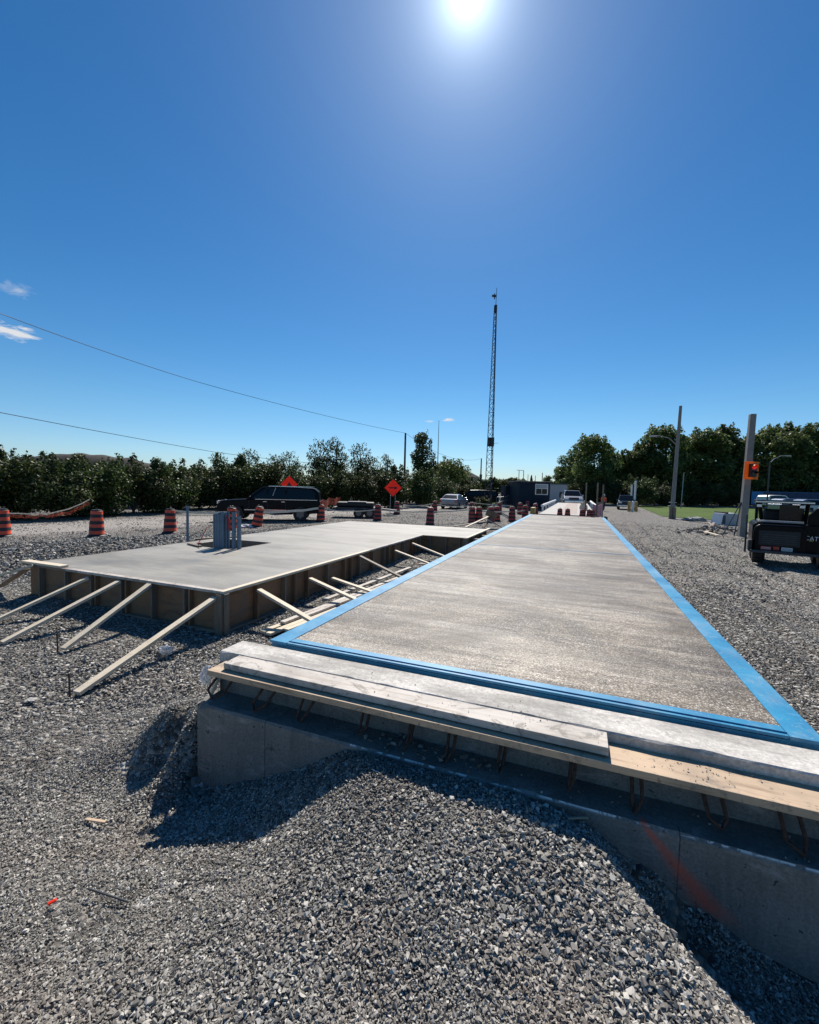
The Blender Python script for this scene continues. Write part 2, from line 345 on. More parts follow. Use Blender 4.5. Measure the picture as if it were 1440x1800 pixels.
# ---------------------------------------------------------------- mesh helpers
class MB:
    def __init__(s): s.v = []; s.f = []; s.m = []
    def add(s, vs, fs, mi=0):
        o = len(s.v); s.v += [tuple(v) for v in vs]; s.f += [tuple(i+o for i in f) for f in fs]; s.m += [mi]*len(fs); return s
    def box(s, c, d, rot=None, mi=0):
        cx, cy, cz = c; x, y, z = d[0]/2, d[1]/2, d[2]/2
        vs = [Vector((a*x, b*y, k*z)) for k in (-1, 1) for b in (-1, 1) for a in (-1, 1)]
        if rot is not None:
            R = rot if isinstance(rot, Matrix) else Euler(rot).to_matrix()
            vs = [R @ v for v in vs]
        vs = [(v.x+cx, v.y+cy, v.z+cz) for v in vs]
        return s.add(vs, [(0, 2, 3, 1), (4, 5, 7, 6), (0, 1, 5, 4), (2, 6, 7, 3), (0, 4, 6, 2), (1, 3, 7, 5)], mi)
    def bb(s, x0, x1, y0, y1, z0, z1, mi=0): return s.box(((x0+x1)/2, (y0+y1)/2, (z0+z1)/2), (x1-x0, y1-y0, z1-z0), None, mi)
    def tube(s, pts, r, n=8, mi=0, caps=True):
        pts = [Vector(p) for p in pts]; rs = r if isinstance(r, (list, tuple)) else [r]*len(pts)
        vs = []; ref = None
        for i, p in enumerate(pts):
            t = (pts[min(i+1, len(pts)-1)]-pts[max(i-1, 0)]).normalized()
            if ref is None or abs(ref.dot(t)) > .95: ref = Vector((1, 0, 0)) if abs(t.x) < .8 else Vector((0, 1, 0))
            a = t.cross(ref).normalized(); b = t.cross(a).normalized(); ref = -b if False else ref
            for k in range(n):
                th = 2*PI*k/n; vs.append(p+(a*math.cos(th)+b*math.sin(th))*rs[i])
        fs = []
        for i in range(len(pts)-1):
            for k in range(n):
                k2 = (k+1) % n; fs.append((i*n+k, i*n+k2, (i+1)*n+k2, (i+1)*n+k))
        if caps: fs.append(tuple(range(n-1, -1, -1))); fs.append(tuple((len(pts)-1)*n+k for k in range(n)))
        return s.add(vs, fs, mi)
    def lathe(s, prof, n=20, mi=0, c=(0, 0, 0), mis=None, axis='z'):
        vs = []
        for r, z in prof:
            for k in range(n):
                th = 2*PI*k/n; p = (r*math.cos(th), r*math.sin(th), z)
                if axis == 'y': p = (p[0], z, p[1])
                if axis == 'x': p = (z, p[0], p[1])
                vs.append((p[0]+c[0], p[1]+c[1], p[2]+c[2]))
        for i in range(len(prof)-1):
            s_f = [(i*n+k, i*n+(k+1) % n, (i+1)*n+(k+1) % n, (i+1)*n+k) for k in range(n)]
            if i == 0: base = len(s.v); s.v += [tuple(v) for v in vs]
            for f in s_f: s.f.append(tuple(q+base for q in f)); s.m.append(mis[i] if mis else mi)
        s.f.append(tuple(base+k for k in range(n-1, -1, -1))); s.m.append(mis[0] if mis else mi)
        s.f.append(tuple(base+(len(prof)-1)*n+k for k in range(n))); s.m.append(mis[-1] if mis else mi)
        return s
    def prism(s, poly, z0, z1, mi=0):     # poly in xy
        n = len(poly); vs = [(x, y, z0) for x, y in poly]+[(x, y, z1) for x, y in poly]
        fs = [tuple(range(n-1, -1, -1)), tuple(range(n, 2*n))]+[(i, (i+1) % n, n+(i+1) % n, n+i) for i in range(n)]
        return s.add(vs, fs, mi)
    def extr_y(s, poly, y0, y1, mi=0):    # poly in xz
        n = len(poly); vs = [(x, y0, z) for x, z in poly]+[(x, y1, z) for x, z in poly]
        fs = [tuple(range(n)), tuple(range(2*n-1, n-1, -1))]+[(i, n+i, n+(i+1) % n, (i+1) % n) for i in range(n)]
        return s.add(vs, fs, mi)
    def build(s, name, mats, parent=None, smooth=False, bevel=0., loc=None):
        me = bpy.data.meshes.new(name); me.from_pydata(s.v, [], s.f)
        if not isinstance(mats, (list, tuple)): mats = [mats]
        for m in mats: me.materials.append(m)
        me.polygons.foreach_set('material_index', s.m)
        bm = bmesh.new(); bm.from_mesh(me); bmesh.ops.recalc_face_normals(bm, faces=bm.faces)
        bm.to_mesh(me); bm.free()
        if smooth:
            me.polygons.foreach_set('use_smooth', [True]*len(me.polygons))
            try: me.set_sharp_from_angle(angle=math.radians(40))
            except Exception: pass
        me.update()
        o = bpy.data.objects.new(name, me); C.objects.link(o)
        if bevel:
            b = o.modifiers.new('Bevel', 'BEVEL'); b.width = bevel; b.segments = 2; b.limit_method = 'ANGLE'
        if parent: o.parent = parent
        if loc is not None: o.location = loc
        return o
def tag(o, label, cat=None, group=None):
    o['label'] = label
    if cat: o['category'] = cat
    if group: o['group'] = group
    return o
def thing(name, label, cat, loc=(0, 0, 0), rz=0., group=None):
    o = bpy.data.objects.new(name, None); C.objects.link(o); o.empty_display_size = .2
    o.location = loc; o.rotation_euler = (0, 0, rz); return tag(o, label, cat, group)
def struct(o, kind='structure'):
    o['kind'] = kind; return o
def copy_tree(o, parent=None):
    c = o.copy(); C.objects.link(c)
    if parent: c.parent = parent
    for ch in list(o.children): copy_tree(ch, c)
    return c
def npmesh(name, V, Fq, mat, parent=None, tint=None, smooth=False):
    V = np.asarray(V, np.float32); Fq = np.asarray(Fq, np.int32); k = Fq.shape[1]
    me = bpy.data.meshes.new(name); me.vertices.add(len(V)); me.vertices.foreach_set('co', V.ravel())
    me.loops.add(Fq.size); me.loops.foreach_set('vertex_index', Fq.ravel())
    me.polygons.add(len(Fq)); me.polygons.foreach_set('loop_start', np.arange(len(Fq), dtype=np.int32)*k)
    if smooth: me.polygons.foreach_set('use_smooth', np.ones(len(Fq), bool))
    else: me.polygons.foreach_set('use_smooth', np.zeros(len(Fq), bool))
    me.materials.append(mat)
    if tint is not None:
        a = me.attributes.new('tint', 'FLOAT', 'FACE'); a.data.foreach_set('value', np.asarray(tint, np.float32))
    me.update(calc_edges=True)
    o = bpy.data.objects.new(name, me); C.objects.link(o)
    if parent: o.parent = parent
    return o
def board(name, p0, p1, w, t, mat, parent=None, upv=Vector((0, 0, 1)), bev=.003):
    """a sawn board: local X along its length, w across, t thick (towards upv)"""
    p0, p1 = Vector(p0), Vector(p1); L = (p1-p0).length; x = (p1-p0).normalized()
    z = (upv-x*upv.dot(x)).normalized(); y = z.cross(x)
    o = MB().box((0, 0, 0), (L, w, t)).build(name, mat, parent, bevel=bev)
    mtx = Matrix((x, y, z)).transposed().to_4x4(); mtx.translation = (p0+p1)/2
    o.matrix_world = mtx; return o

# ---------------------------------------------------------------- terrain
ctrl = []
def cg(px, py, z, n=1): p = gp(px, py, z); ctrl.append((p.x, p.y, z))
for px, py in ((345, 1378), (470, 1366), (600, 1320), (700, 1338), (850, 1375), (1000, 1425), (1150, 1520), (1240, 1600), (1440, 1740)):
    p = pY(px, py, 2.2); ctrl.append((p.x, 2.2, max(min(p.z, .54), 0)))
for a in ((540, 1400, .40), (650, 1352, .57), (450, 1480, .27), (330, 1480, .12), (250, 1400, .02), (900, 1460, .54), (800, 1420, .55), (720, 1380, .57), (1000, 1500, .52),
          (1060, 1490, .53), (1130, 1600, .50), (1200, 1700, .46), (1290, 1800, .42), (1000, 1700, .40), (720, 1800, .46), (720, 1600, .5), (400, 1650, .38), (350, 1800, .42),
          (100, 1800, .36), (0, 1800, .34), (0, 1600, .2), (100, 1450, .06), (0, 1350, 0), (150, 1300, 0), (250, 1300, 0), (300, 1350, 0), (1180, 1640, .14), (1260, 1740, .06), (1350, 1800, .08), (1120, 1540, .32),
          (160, 1215, 0), (0, 1200, 0), (300, 1200, 0), (250, 1600, .26)): cg(*a)
ctrl += [(1.3, 2.1, .05), (2., 2., 0), (2, 1, .0), (3, 0, 0), (1.0, 1.2, .28), (.6, .8, .42), (0, 0, .55), (0, .8, .5), (-1, 0, .5), (-2.5, 0, .3), (0, -2, .3), (-4, 0, .1), (-4, -2, 0), (3, -3, 0), (0, -4, 0),
         (-2.5, 2.35, .46), (-2.5, 2.2, .40), (-2.75, 2.25, .38), (-2.95, 2.3, .26), (-2.5, 2.0, .0), (-2.5, 1.85, -.02), (-2.75, 2.02, .0), (-2.95, 2.08, .0), (-3.2, 2.3, .06), (-2.5, 2.8, .34), (-2.8, 2.8, .2), (-3.3, 2.8, .02), (-2.35, 2.1, -.02), (-3, 3.4, .0), (-3.4, 2, 0), (-3.2, 4.5, 0), (-3.3, 7, 0), (-3.3, 12, 0), (-4.4, 4, 0), (-6, 4, 0), (-9, 4, 0), (-9.4, 4.6, 0.), (-6, 2, 0), (-8, 2, 0), (-1, 3, .3), (0, 4, 0), (-1, 6, 0), (1, 4, 0), (2.5, 4, .0), (4, 6, .04), (2.5, 9, 0), (7, 3, 0), (6, 12, .0),
         (-9.3, 5.6, .25), (-9.3, 7, .44), (-9.3, 9, .48), (-9.3, 11, .46), (-9.3, 13.5, .44), (-9.3, 16.2, .4), (-8, 16.4, .38), (-6, 16.4, .34), (-4, 16.4, .25), (-3, 17, .1), (-3, 14, 0), (-6, 10, .2),
         (-11, 5.2, .1), (-11, 6.2, .42), (-11.5, 7.4, .55), (-11.5, 9, .42), (-12.5, 7.6, .42), (-14, 7.2, .25), (-11.5, 11, .3), (-12, 14, .15), (-12, 17, .1), (-15, 9.3, .06), (-14, 11, .05), (-13, 5, .1), (-12, 3.4, 0), (-17, 7, .1), (-8, 18.5, .05), (-16, 12, 0), (-18, 5, 0), (-9, 20, 0), (-13, 20, 0), (0, 20, 0), (-4, 20, 0)]
cp = np.array(ctrl)
def _k(d): return np.sqrt(d*d+.0025)
_A = _k(np.hypot(cp[:, None, 0]-cp[None, :, 0], cp[:, None, 1]-cp[None, :, 1]))+np.eye(len(cp))*-.012
_W = np.linalg.solve(_A, cp[:, 2])
def gz(x, y, rough=True):
    x = np.atleast_1d(np.asarray(x, float)); y = np.atleast_1d(np.asarray(y, float)); out = np.zeros(len(x))
    for s in range(0, len(x), 20000):
        a, b = x[s:s+20000], y[s:s+20000]
        v = _k(np.hypot(a[:, None]-cp[None, :, 0], b[:, None]-cp[None, :, 1])) @ _W
        # fade to level ground away from the works
        cx = np.clip((np.maximum(np.abs(a+5)-13, np.abs(b-7)-11))/3., 0, 1); out[s:s+20000] = v*(1-cx*cx*(3-2*cx))
    if rough:
        r = np.hypot(x, y)
        out += (.018*np.sin(x*3.1+np.sin(y*2.3)*1.3)*np.sin(y*2.7+1+np.sin(x*1.9)) + .010*np.sin(x*8.3+np.sin(y*6.1)*2)*np.sin(y*7.9+.5))*np.clip((40-r)/30, 0, 1)
    for k, x0 in enumerate((2.6, 3.2, 4.5, 5.1, 6.9)):
        xc = x0+.25*np.sin(y*.21+k)+.015*y; w = np.exp(-((x-xc)/.17)**2)-.6*np.exp(-((np.abs(x-xc)-.30)/.12)**2)
        out -= .055*w*np.clip((y-2)/3, 0, 1)*np.clip((40-y)/10, 0, 1)
    return np.maximum(out, -.09)
def gz1(x, y): return float(gz([x], [y])[0])

def axis_(lo, hi, c, fine, n_far):
    a = list(np.arange(c-7, c+9, fine)); st = fine; x = a[-1]
    while x < hi: st *= 1.07; x += st; a.append(x)
    st = fine; x = a[0]
    while x > lo: st *= 1.07; x -= st; a.insert(0, x)
    return np.array(a)
ax, ay = axis_(-900, 900, -2, .09, 0), axis_(-300, 1500, 3, .09, 0)
GX, GY = np.meshgrid(ax, ay); GZ = gz(GX.ravel(), GY.ravel())
nx_, ny_ = len(ax), len(ay)
idx = np.arange(nx_*ny_).reshape(ny_, nx_)
Q = np.stack([idx[:-1, :-1], idx[:-1, 1:], idx[1:, 1:], idx[1:, :-1]], -1).reshape(-1, 4)
g = npmesh('ground', np.stack([GX.ravel(), GY.ravel(), GZ], 1), Q, M['ground'], smooth=True); struct(g)

# gravel stones
def hull_templates(n, pts):
    T = []
    for i in range(n):
        bm = bmesh.new()
        for _ in range(pts):
            v = Vector((rnd.gauss(0, 1), rnd.gauss(0, 1), rnd.gauss(0, 1))).normalized()*rnd.uniform(.8, 1.1)
            bm.verts.new((v.x, v.y*.8, v.z*.62))
        r = bmesh.ops.convex_hull(bm, input=bm.verts)
        bmesh.ops.delete(bm, geom=[e for e in r['geom_interior'] if isinstance(e, bmesh.types.BMVert)], context='VERTS')
        bmesh.ops.triangulate(bm, faces=bm.faces); bm.verts.index_update()
        bmesh.ops.recalc_face_normals(bm, faces=bm.faces)
        T.append((np.array([v.co[:] for v in bm.verts]), np.array([[v.index for v in f.verts] for f in bm.faces]))); bm.free()
    return T
TPL = hull_templates(28, 8); TPS = hull_templates(16, 6)
def randrot(n):
    q = nr.normal(size=(n, 4)); q /= np.linalg.norm(q, axis=1)[:, None]; w, x, y, z = q.T
    return np.stack([1-2*(y*y+z*z), 2*(x*y-z*w), 2*(x*z+y*w), 2*(x*y+z*w), 1-2*(x*x+z*z), 2*(y*z-x*w), 2*(x*z-y*w), 2*(y*z+x*w), 1-2*(x*x+y*y)], 1).reshape(n, 3, 3)
def stones(name, x, y, z, s, T, mat=None, bias=0.):
    n = len(x); which = nr.integers(0, len(T), n); R = randrot(n); Vs = []; Fs = []; Ts = []; off = 0
    tint = np.clip(nr.beta(1.4, 1.7, n)+np.array([.16*mnoise.noise(Vector((a*.55, b*.55, 3))) for a, b in zip(x, y)])+bias, 0, 1)
    P = np.stack([x, y, z], 1)
    for t, (tv, tf) in enumerate(T):
        ii = np.nonzero(which == t)[0]
        if not len(ii): continue
        v = np.einsum('nij,kj->nki', R[ii], tv)*s[ii][:, None, None]; v[:, :, 2] *= .75
        v += P[ii][:, None, :]
        Vs.append(v.reshape(-1, 3)); f = tf[None]+(np.arange(len(ii))*len(tv))[:, None, None]+off
        Fs.append(f.reshape(-1, 3)); off += len(ii)*len(tv)
        Ts.append(np.repeat(tint[ii], len(tf))+nr.normal(0, .05, len(ii)*len(tf)))
    return struct(npmesh(name, np.concatenate(Vs), np.concatenate(Fs), mat or M['stone'], tint=np.clip(np.concatenate(Ts), 0, 1)), 'stuff')
def blocked(x, y, z=None):
    b = (x > -2.42) & (x < 1.6) & (y > 2.19) & (y < 2.75)
    b |= (x > -2.2) & (x < 1.22) & (y > 2.6) & (y < 60)
    b |= (x > -8.95) & (x < -4.42) & (y > 4.5) & (y < 16.1)
    b |= (x > -4.5) & (x < -3.0) & (y > 12.6) & (y < 16.1)
    return b
def sector(n, r0_, r1_, az0=-50, az1=52, power=0.):
    # density ~ r^-power ; azimuth measured from the view direction
    u = nr.random(n); k = 2-power
    r = (r0_**k+u*(r1_**k-r0_**k))**(1/k) if abs(k) > 1e-6 else r0_*(r1_/r0_)**u
    a = VIEWAZ-np.radians(nr.uniform(az0, az1, n)); return r*np.cos(a), r*np.sin(a)
def place(name, n, r0_, r1_, smin, smax, T, power, az=(-52, 54), lift=.35, bias=0., bt=(1.3, 3.2)):
    x, y = sector(n, r0_, r1_, az[0], az[1], power); k = ~blocked(x, y); x, y = x[k], y[k]
    pat = np.array([mnoise.noise(Vector((a*.8, b*.8, 0)))+.7*mnoise.noise(Vector((a*.25+7, b*.9, 5))) for a, b in zip(x, y)])
    keep = nr.random(len(x)) < np.clip(1.0+pat*.5, 0, 1); x, y, pat = x[keep], y[keep], pat[keep]
    s = smin+(smax-smin)*nr.beta(bt[0], bt[1], len(x)); s *= np.clip(1+pat*.7, .6, 1.5)
    z = gz(x, y)+s*nr.uniform(-.1, lift, len(x))
    return stones(name, x, y, z, s, T, bias=bias)
place('crushed_gravel', 400000, .8, 4.8, .0035, .0185, TPL, 1.15, (-68, 52), 1.0, .12, (1.3, 5.))
hx_ = nr.uniform(-3.4, -2.42, 12000); hy_ = nr.uniform(1.85, 2.7, 12000); hs_ = .004+.012*nr.beta(1.3, 4, 12000)
stones('crushed_gravel', hx_, hy_, gz(hx_, hy_)+hs_*nr.uniform(-.2, 1.2, 12000), hs_, TPL)
place('crushed_gravel', 100000, 4.6, 11, .0075, .029, TPL, 1.2, lift=.8, bias=0.)
place('crushed_gravel', 90000, 11, 34, .014, .055, TPS, 1.4, lift=.7, bias=-.06)
hx_ = nr.uniform(.0, 1.35, 16000); hy_ = nr.uniform(1.3, 2.19, 16000); hs_ = .004+.012*nr.beta(1.3, 4, 16000)
stones('crushed_gravel', hx_, hy_, gz(hx_, hy_)+hs_*nr.uniform(-.2, 1.2, 16000), hs_, TPL)
# coarse stone bank beside the slab
bx = nr.uniform(-15.5, -9.1, 15000); by = nr.uniform(4.9, 12.5, 15000)
h_ = gz(bx, by); k = (h_ > .14) & (nr.random(len(bx)) < .9); bx, by, h_ = bx[k], by[k], h_[k]
bs = .025+.05*nr.beta(1.5, 3, len(bx))
stones('coarse_stone_bank', bx, by, h_+bs*nr.uniform(0, .6, len(bx)), bs, TPL)

# ---------------------------------------------------------------- truck scale deck
DX0, DX1, DY0, DY1, DZ = -2.19, 1.21, 2.70, 22.3, .88
t = thing('truck_scale_deck', 'long new brown concrete scale deck framed in bright blue steel', 'scale deck', ((DX0+DX1)/2, DY0, 0))
def rel(o, x, y, z=0): o.location = (-x, -y, -z); return o
ox, oy = (DX0+DX1)/2, DY0
rel(MB().bb(DX0+.155, DX1-.15, DY0+.11, DY1-.1, .55, DZ-.006).build('deck_slab', M['deck'], t), ox, oy)
for x0, x1 in ((DX0, DX0+.155), (DX1-.15, DX1)):
    b = MB().bb(x0, x1, DY0, DY1, DZ-.02, DZ); xo = x0+.02 if x0 == DX0 else x1-.03
    b.bb(xo, xo+.012, DY0+.02, DY1-.02, .42, DZ-.022); b.bb(x0+.01, x1-.01, DY0+.02, DY1-.02, .40, .418)
    rel(b.build('side_beam', M['blue'], t), ox, oy)
b = MB().bb(DX0+.157, DX1-.152, DY0+.004, DY0+.108, DZ-.018, DZ-.002)
b.bb(DX0+.01, DX1-.01, DY0+.012, DY0+.03, .6, DZ-.026); b.bb(DX0+.157, DX1-.152, DY0+.03, DY0+.036, DZ-.002, DZ+.006)
rel(b.build('end_beam', M['blue'], t), ox, oy)
rel(MB().bb(DX0+.157, DX1-.152, DY1-.098, DY1, DZ-.018, DZ-.002).build('end_beam', M['far_concrete'], t), ox, oy)
rel(MB().bb(DX0+.157, DX1-.152, 9.38, 9.41, DZ-.0055, DZ-.001).build('joint_strip', M['blue'], t), ox, oy)
rel(MB().bb(DX1-.03, DX1+.12, DY1-.15, DY1+.05, .75, DZ+.05).build('end_bracket', M['black'], t), ox, oy)

# ---------------------------------------------------------------- concrete foundation
t = thing('concrete_foundation', 'grey stepped concrete end wall with orange spray line, half buried in gravel', 'foundation', (0, 2.2, 0))
b = MB()
# main ledge with a slightly rough arris
n = 90; xs = np.linspace(-2.40, 1.62, n); vs = []; fs = []
for i, x in enumerate(xs):
    ch = .012+.02*max(0, mnoise.noise(Vector((x*9, 3, 0)))) + (.02 if x < -2.35 else 0)
    rg = .006*mnoise.noise(Vector((x*22, 7, 1)))
    vs += [(x, 2.2, -.6), (x, 2.2, .56-ch+rg), (x, 2.2+ch, .56+rg*.4), (x, 2.50, .56), (x, 2.50, -.6)]
for i in range(n-1):
    for k in range(4): fs.append((i*5+k, (i+1)*5+k, (i+1)*5+k+1, i*5+k+1))
fs += [(0, 1, 2, 3, 4), tuple((n-1)*5+k for k in (4, 3, 2, 1, 0))]
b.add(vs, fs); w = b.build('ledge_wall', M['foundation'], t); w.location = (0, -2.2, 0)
vs = []; fs = []; xs = np.linspace(-2.42, 1.62, n)
for i, x in enumerate(xs):
    ch = .008+.02*max(0, mnoise.noise(Vector((x*7, 5, 0)))); rg = .01*mnoise.noise(Vector((x*6, 2, 4)))
    vs += [(x, 2.425+rg, .3), (x, 2.425+rg, .85-ch), (x, 2.425+ch, .85), (x, 2.66, .85), (x, 2.66, .3)]
for i in range(n-1):
    for k in range(4): fs.append((i*5+k, (i+1)*5+k, (i+1)*5+k+1, i*5+k+1))
fs += [(0, 1, 2, 3, 4), tuple((n-1)*5+k for k in (4, 3, 2, 1, 0))]
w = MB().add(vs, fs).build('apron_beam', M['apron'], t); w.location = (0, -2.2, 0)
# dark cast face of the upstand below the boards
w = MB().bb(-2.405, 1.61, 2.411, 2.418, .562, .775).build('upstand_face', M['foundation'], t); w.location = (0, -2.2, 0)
hooks = [(410, 1200), (490, 1200), (555, 1225), (650, 1250), (730, 1270), (800, 1290), (890, 1310), (1010, 1340), (1115, 1370), (1240, 1390), (1370, 1450)]
for i, (a, c) in enumerate(hooks):
    p = pY(a, c, 2.4); x = p.x; lean = [.07, .06, .03, .0, -.01, 0, .0, .0, 0., -.03, -.02][i]; w_ = [.05, .045, .04, .03, .02, .03, .01, .015, .03, .035, .03][i]
    j1, j2, j3 = rnd.uniform(-.02, .02), rnd.uniform(-.03, .02), rnd.uniform(-.02, .03)
    lean += j3; w_ += j1*.6
    pts = [(x-w_, .22, .76), (x-w_-lean*.5, .15, .70), (x-w_-lean, .09, .62-.02*(i % 3)), (x-lean*.9+j1, .075+j2, .59-.015*(i % 3)), (x+w_-lean*.8, .10, .625+j2*.6), (x+w_-lean*.3, .16, .70), (x+w_, .22, .76)]
    MB().tube(pts, .0092, 8).build('rebar_hook', M['rust'], t, smooth=True)
# broken corner lip
MB().prism([(-2.425, 0.03), (-2.40, .0), (-2.40, .2), (-2.44, .2)], .42, .555).build('broken_lip', M['foundation'], t)
def loose_board(p0, p1, w, th, mat, label, cat='board', group=None, name='board', upv=Vector((0, 0, 1))):
    o = board(name, p0, p1, w, th, mat, None, upv); return tag(o, label, cat, group)
loose_board((-2.33, 2.315, .785), (1.62, 2.33, .775), .20, .038, M['plankorange'], 'long lower pine plank under the apron edge, scattered with concrete crumbs', 'plank', name='plank')
loose_board((-2.235, 2.345, .829), (.195, 2.345, .827), .15, .042, M['plankwet'], 'shorter upper plank splashed with pale concrete, lying on the long plank', 'plank', name='plank')
loose_board((-2.52, 2.3, .30), (-2.41, 2.40, .66), .09, .02, M['lumber'], 'thin wood offcut leaning on the end of the foundation', 'offcut', name='wood_offcut')
# crumbs on plank and apron
cx_ = np.concatenate([nr.normal(.55, .13, 50), nr.uniform(-2, 1.4, 30), nr.normal(-.3, .08, 14)]); cy_ = np.concatenate([nr.uniform(2.24, 2.4, 50), nr.uniform(2.28, 2.64, 30), nr.uniform(2.3, 2.5, 14)])
cz_ = np.where(cy_ > 2.425, .852, np.where(cx_ < .2, .851, .796)); cs_ = nr.uniform(.003, .009, len(cx_))
stones('concrete_crumbs', cx_, cy_, cz_+cs_*.4, cs_, TPS)

lx = np.concatenate([nr.normal(-.72, .22, 60), nr.uniform(-1.6, 1.5, 70)]); ly = nr.uniform(2.225, 2.40, len(lx)); ls = np.concatenate([nr.uniform(.006, .03, 60), nr.uniform(.004, .013, 70)])
stones('ledge_rubble', lx, ly, .56+ls*.45, ls, TPL)
# clear plastic bits
def crumple(name, label, p, s, mat, seed, cat='plastic scrap'):
    bm = bmesh.new(); bmesh.ops.create_icosphere(bm, subdivisions=3, radius=1)
    for v in bm.verts:
        d = mnoise.noise(v.co*2.3+Vector((seed, 0, 0)))*.7+mnoise.noise(v.co*6+Vector((0, seed, 0)))*.35
        v.co = v.co*(1+d); v.co = Vector((v.co.x*s[0], v.co.y*s[1], v.co.z*s[2]))
    me = bpy.data.meshes.new(name); bm.to_mesh(me); bm.free(); me.materials.append(mat)
    o = bpy.data.objects.new(name, me); C.objects.link(o); o.location = p; return tag(o, label, cat)
p = gp(292, 1152); crumple('plastic_wrap', 'crumpled clear plastic on the gravel under the longest brace', (p.x, p.y, gz1(p.x, p.y)+.05), (.09, .06, .05), M['wrap'], 3)
crumple('plastic_wrap', 'clear plastic bag stuffed at the left end of the foundation', (-2.49, 2.36, .68), (.035, .04, .06), M['wrap'], 9)

# ---------------------------------------------------------------- slab and formwork
PX0, PX1, PX2, PY0, PY1, PY2, PZ = -8.92, -4.45, -3.03, 4.52, 12.66, 16.04, .60
hx0, hx1, hy0, hy1 = -8.5, -7.15, 7.5, 8.85
sx0, sy0 = PX0+.0, PY0+.105; sx1 = PX1-.105; sx2 = PX2-.105
t = thing('concrete_slab', 'smooth pale grey concrete pad inside timber formwork', 'concrete pad', (sx0, sy0, 0))
b = MB()
def bbr(x0, x1, y0, y1): b.bb(x0-sx0, x1-sx0, y0-sy0, y1-sy0, .02, PZ-.004)
V = [(sx0, sy0), (sx1, sy0), (sx1, PY1+.105), (sx2, PY1+.105), (sx2, PY2-.04), (sx0, PY2-.04)]
H_ = [(hx0, hy0), (hx1, hy0), (hx1, hy1), (hx0, hy1)]
bm = bmesh.new()
def loop(pts, z): return [bm.verts.new((x-sx0, y-sy0, z)) for x, y in pts]
# top as quads round the hole
G = {}
def gv(x, y, z):
    k_ = (round(x, 4), round(y, 4), z)
    if k_ not in G: G[k_] = bm.verts.new((x-sx0, y-sy0, z))
    return G[k_]
X_ = [sx0, hx0, hx1, sx1, sx2]; Y_ = [sy0, hy0, hy1, PY1+.105, PY2-.04]
for zt in (PZ-.004, .02):
    for i in range(4):
        for j in range(4):
            if i == 1 and j == 1: continue
            if i == 3 and j < 3: continue
            bm.faces.new([gv(X_[i], Y_[j], zt), gv(X_[i+1], Y_[j], zt), gv(X_[i+1], Y_[j+1], zt), gv(X_[i], Y_[j+1], zt)])
def wall_loop(L):
    for i in range(len(L)):
        a, c = L[i], L[(i+1) % len(L)]
        bm.faces.new([gv(*a, .02), gv(*c, .02), gv(*c, PZ-.004), gv(*a, PZ-.004)])
wall_loop([(X_[0], Y_[0]), (X_[1], Y_[0]), (X_[2], Y_[0]), (X_[3], Y_[0]), (X_[3], Y_[1]), (X_[3], Y_[2]), (X_[3], Y_[3]), (X_[4], Y_[3]), (X_[4], Y_[4]), (X_[3], Y_[4]), (X_[2], Y_[4]), (X_[1], Y_[4]), (X_[0], Y_[4]), (X_[0], Y_[3]), (X_[0], Y_[2]), (X_[0], Y_[1])])
wall_loop(H_)
bmesh.ops.recalc_face_normals(bm, faces=bm.faces)
me = bpy.data.meshes.new('slab_body'); bm.to_mesh(me); bm.free(); me.materials.append(M['slab'])
o = bpy.data.objects.new('slab_body', me); C.objects.link(o); o.parent = t
bf = MB(); e = .02   # timber box-out lining the opening
bf.bb(hx0, hx1, hy0, hy0+e, .1, PZ-.002).bb(hx0, hx1, hy1-e, hy1, .1, PZ+.004).bb(hx0, hx0+e, hy0+e, hy1-e, .1, PZ+.003).bb(hx1-e, hx1, hy0+e, hy1-e, .1, PZ-.002)
o = bf.build('opening_frame', M['lumber2'], t); o.location = (-sx0, -sy0, 0)
o = MB().bb(hx0+e, hx1-e, hy0+e, hy1-e, .05, .1).build('opening_fill', M['soil'], t); o.location = (-sx0, -sy0, 0)

t = thing('timber_formwork', 'brown plywood and stud formwork boxing in the raised concrete pad', 'formwork', (PX1, PY0, 0))
def fpart(name, p0, p1, w, th, mat, upv=Vector((0, 0, 1))):
    o = board(name, p0, p1, w, th, mat, None, upv); m_ = o.matrix_world.copy(); o.parent = t
    m_.translation = m_.translation-Vector((PX1, PY0, 0)); o.matrix_basis = m_; return o
XU, YU, ZU = Vector((1, 0, 0)), Vector((0, 1, 0)), Vector((0, 0, 1))
zt = PZ+.004
# front (faces -y)
fpart('plywood_panel', (PX0, PY0+.097, .28), (PX1-.10, PY0+.097, .28), .56, .015, M['ply'], YU)
fpart('top_rail', (PX0+1.1, PY0+.045, zt-.015), (PX1-.092, PY0+.045, zt-.019), .089, .038, M['plankwet'])
fpart('top_rail', (PX0-.05, PY0+.045, zt-.019), (PX0+1.098, PY0+.045, zt-.019), .089, .038, M['lumber2'])
fpart('bottom_plate', (PX0, PY0+.045, .02), (PX1-.005, PY0+.045, .02), .085, .036, M['lumber2'])
fpart('cap_board', (PX0-.07, PY0+.055, zt+.022), (PX0+.98, PY0+.06, zt+.02), .14, .036, M['lumber'])
for x in (-8.52, -7.84, -7.20, -6.5, -5.84, -5.19, -4.60):
    fpart('stud', (x, PY0+.045, .04), (x, PY0+.045, zt-.04), .036, .085, M['lumber2'], YU)
for x in (-7.12, -6.42, -5.11):
    fpart('stud', (x, PY0+.055, .04), (x, PY0+.055, zt-.04), .036, .066, M['ply'], YU)
fpart('corner_stud', (PX1+.004, PY0+.044, .0), (PX1+.004, PY0+.044, zt-.04), .089, .038, M['lumber2'], XU)
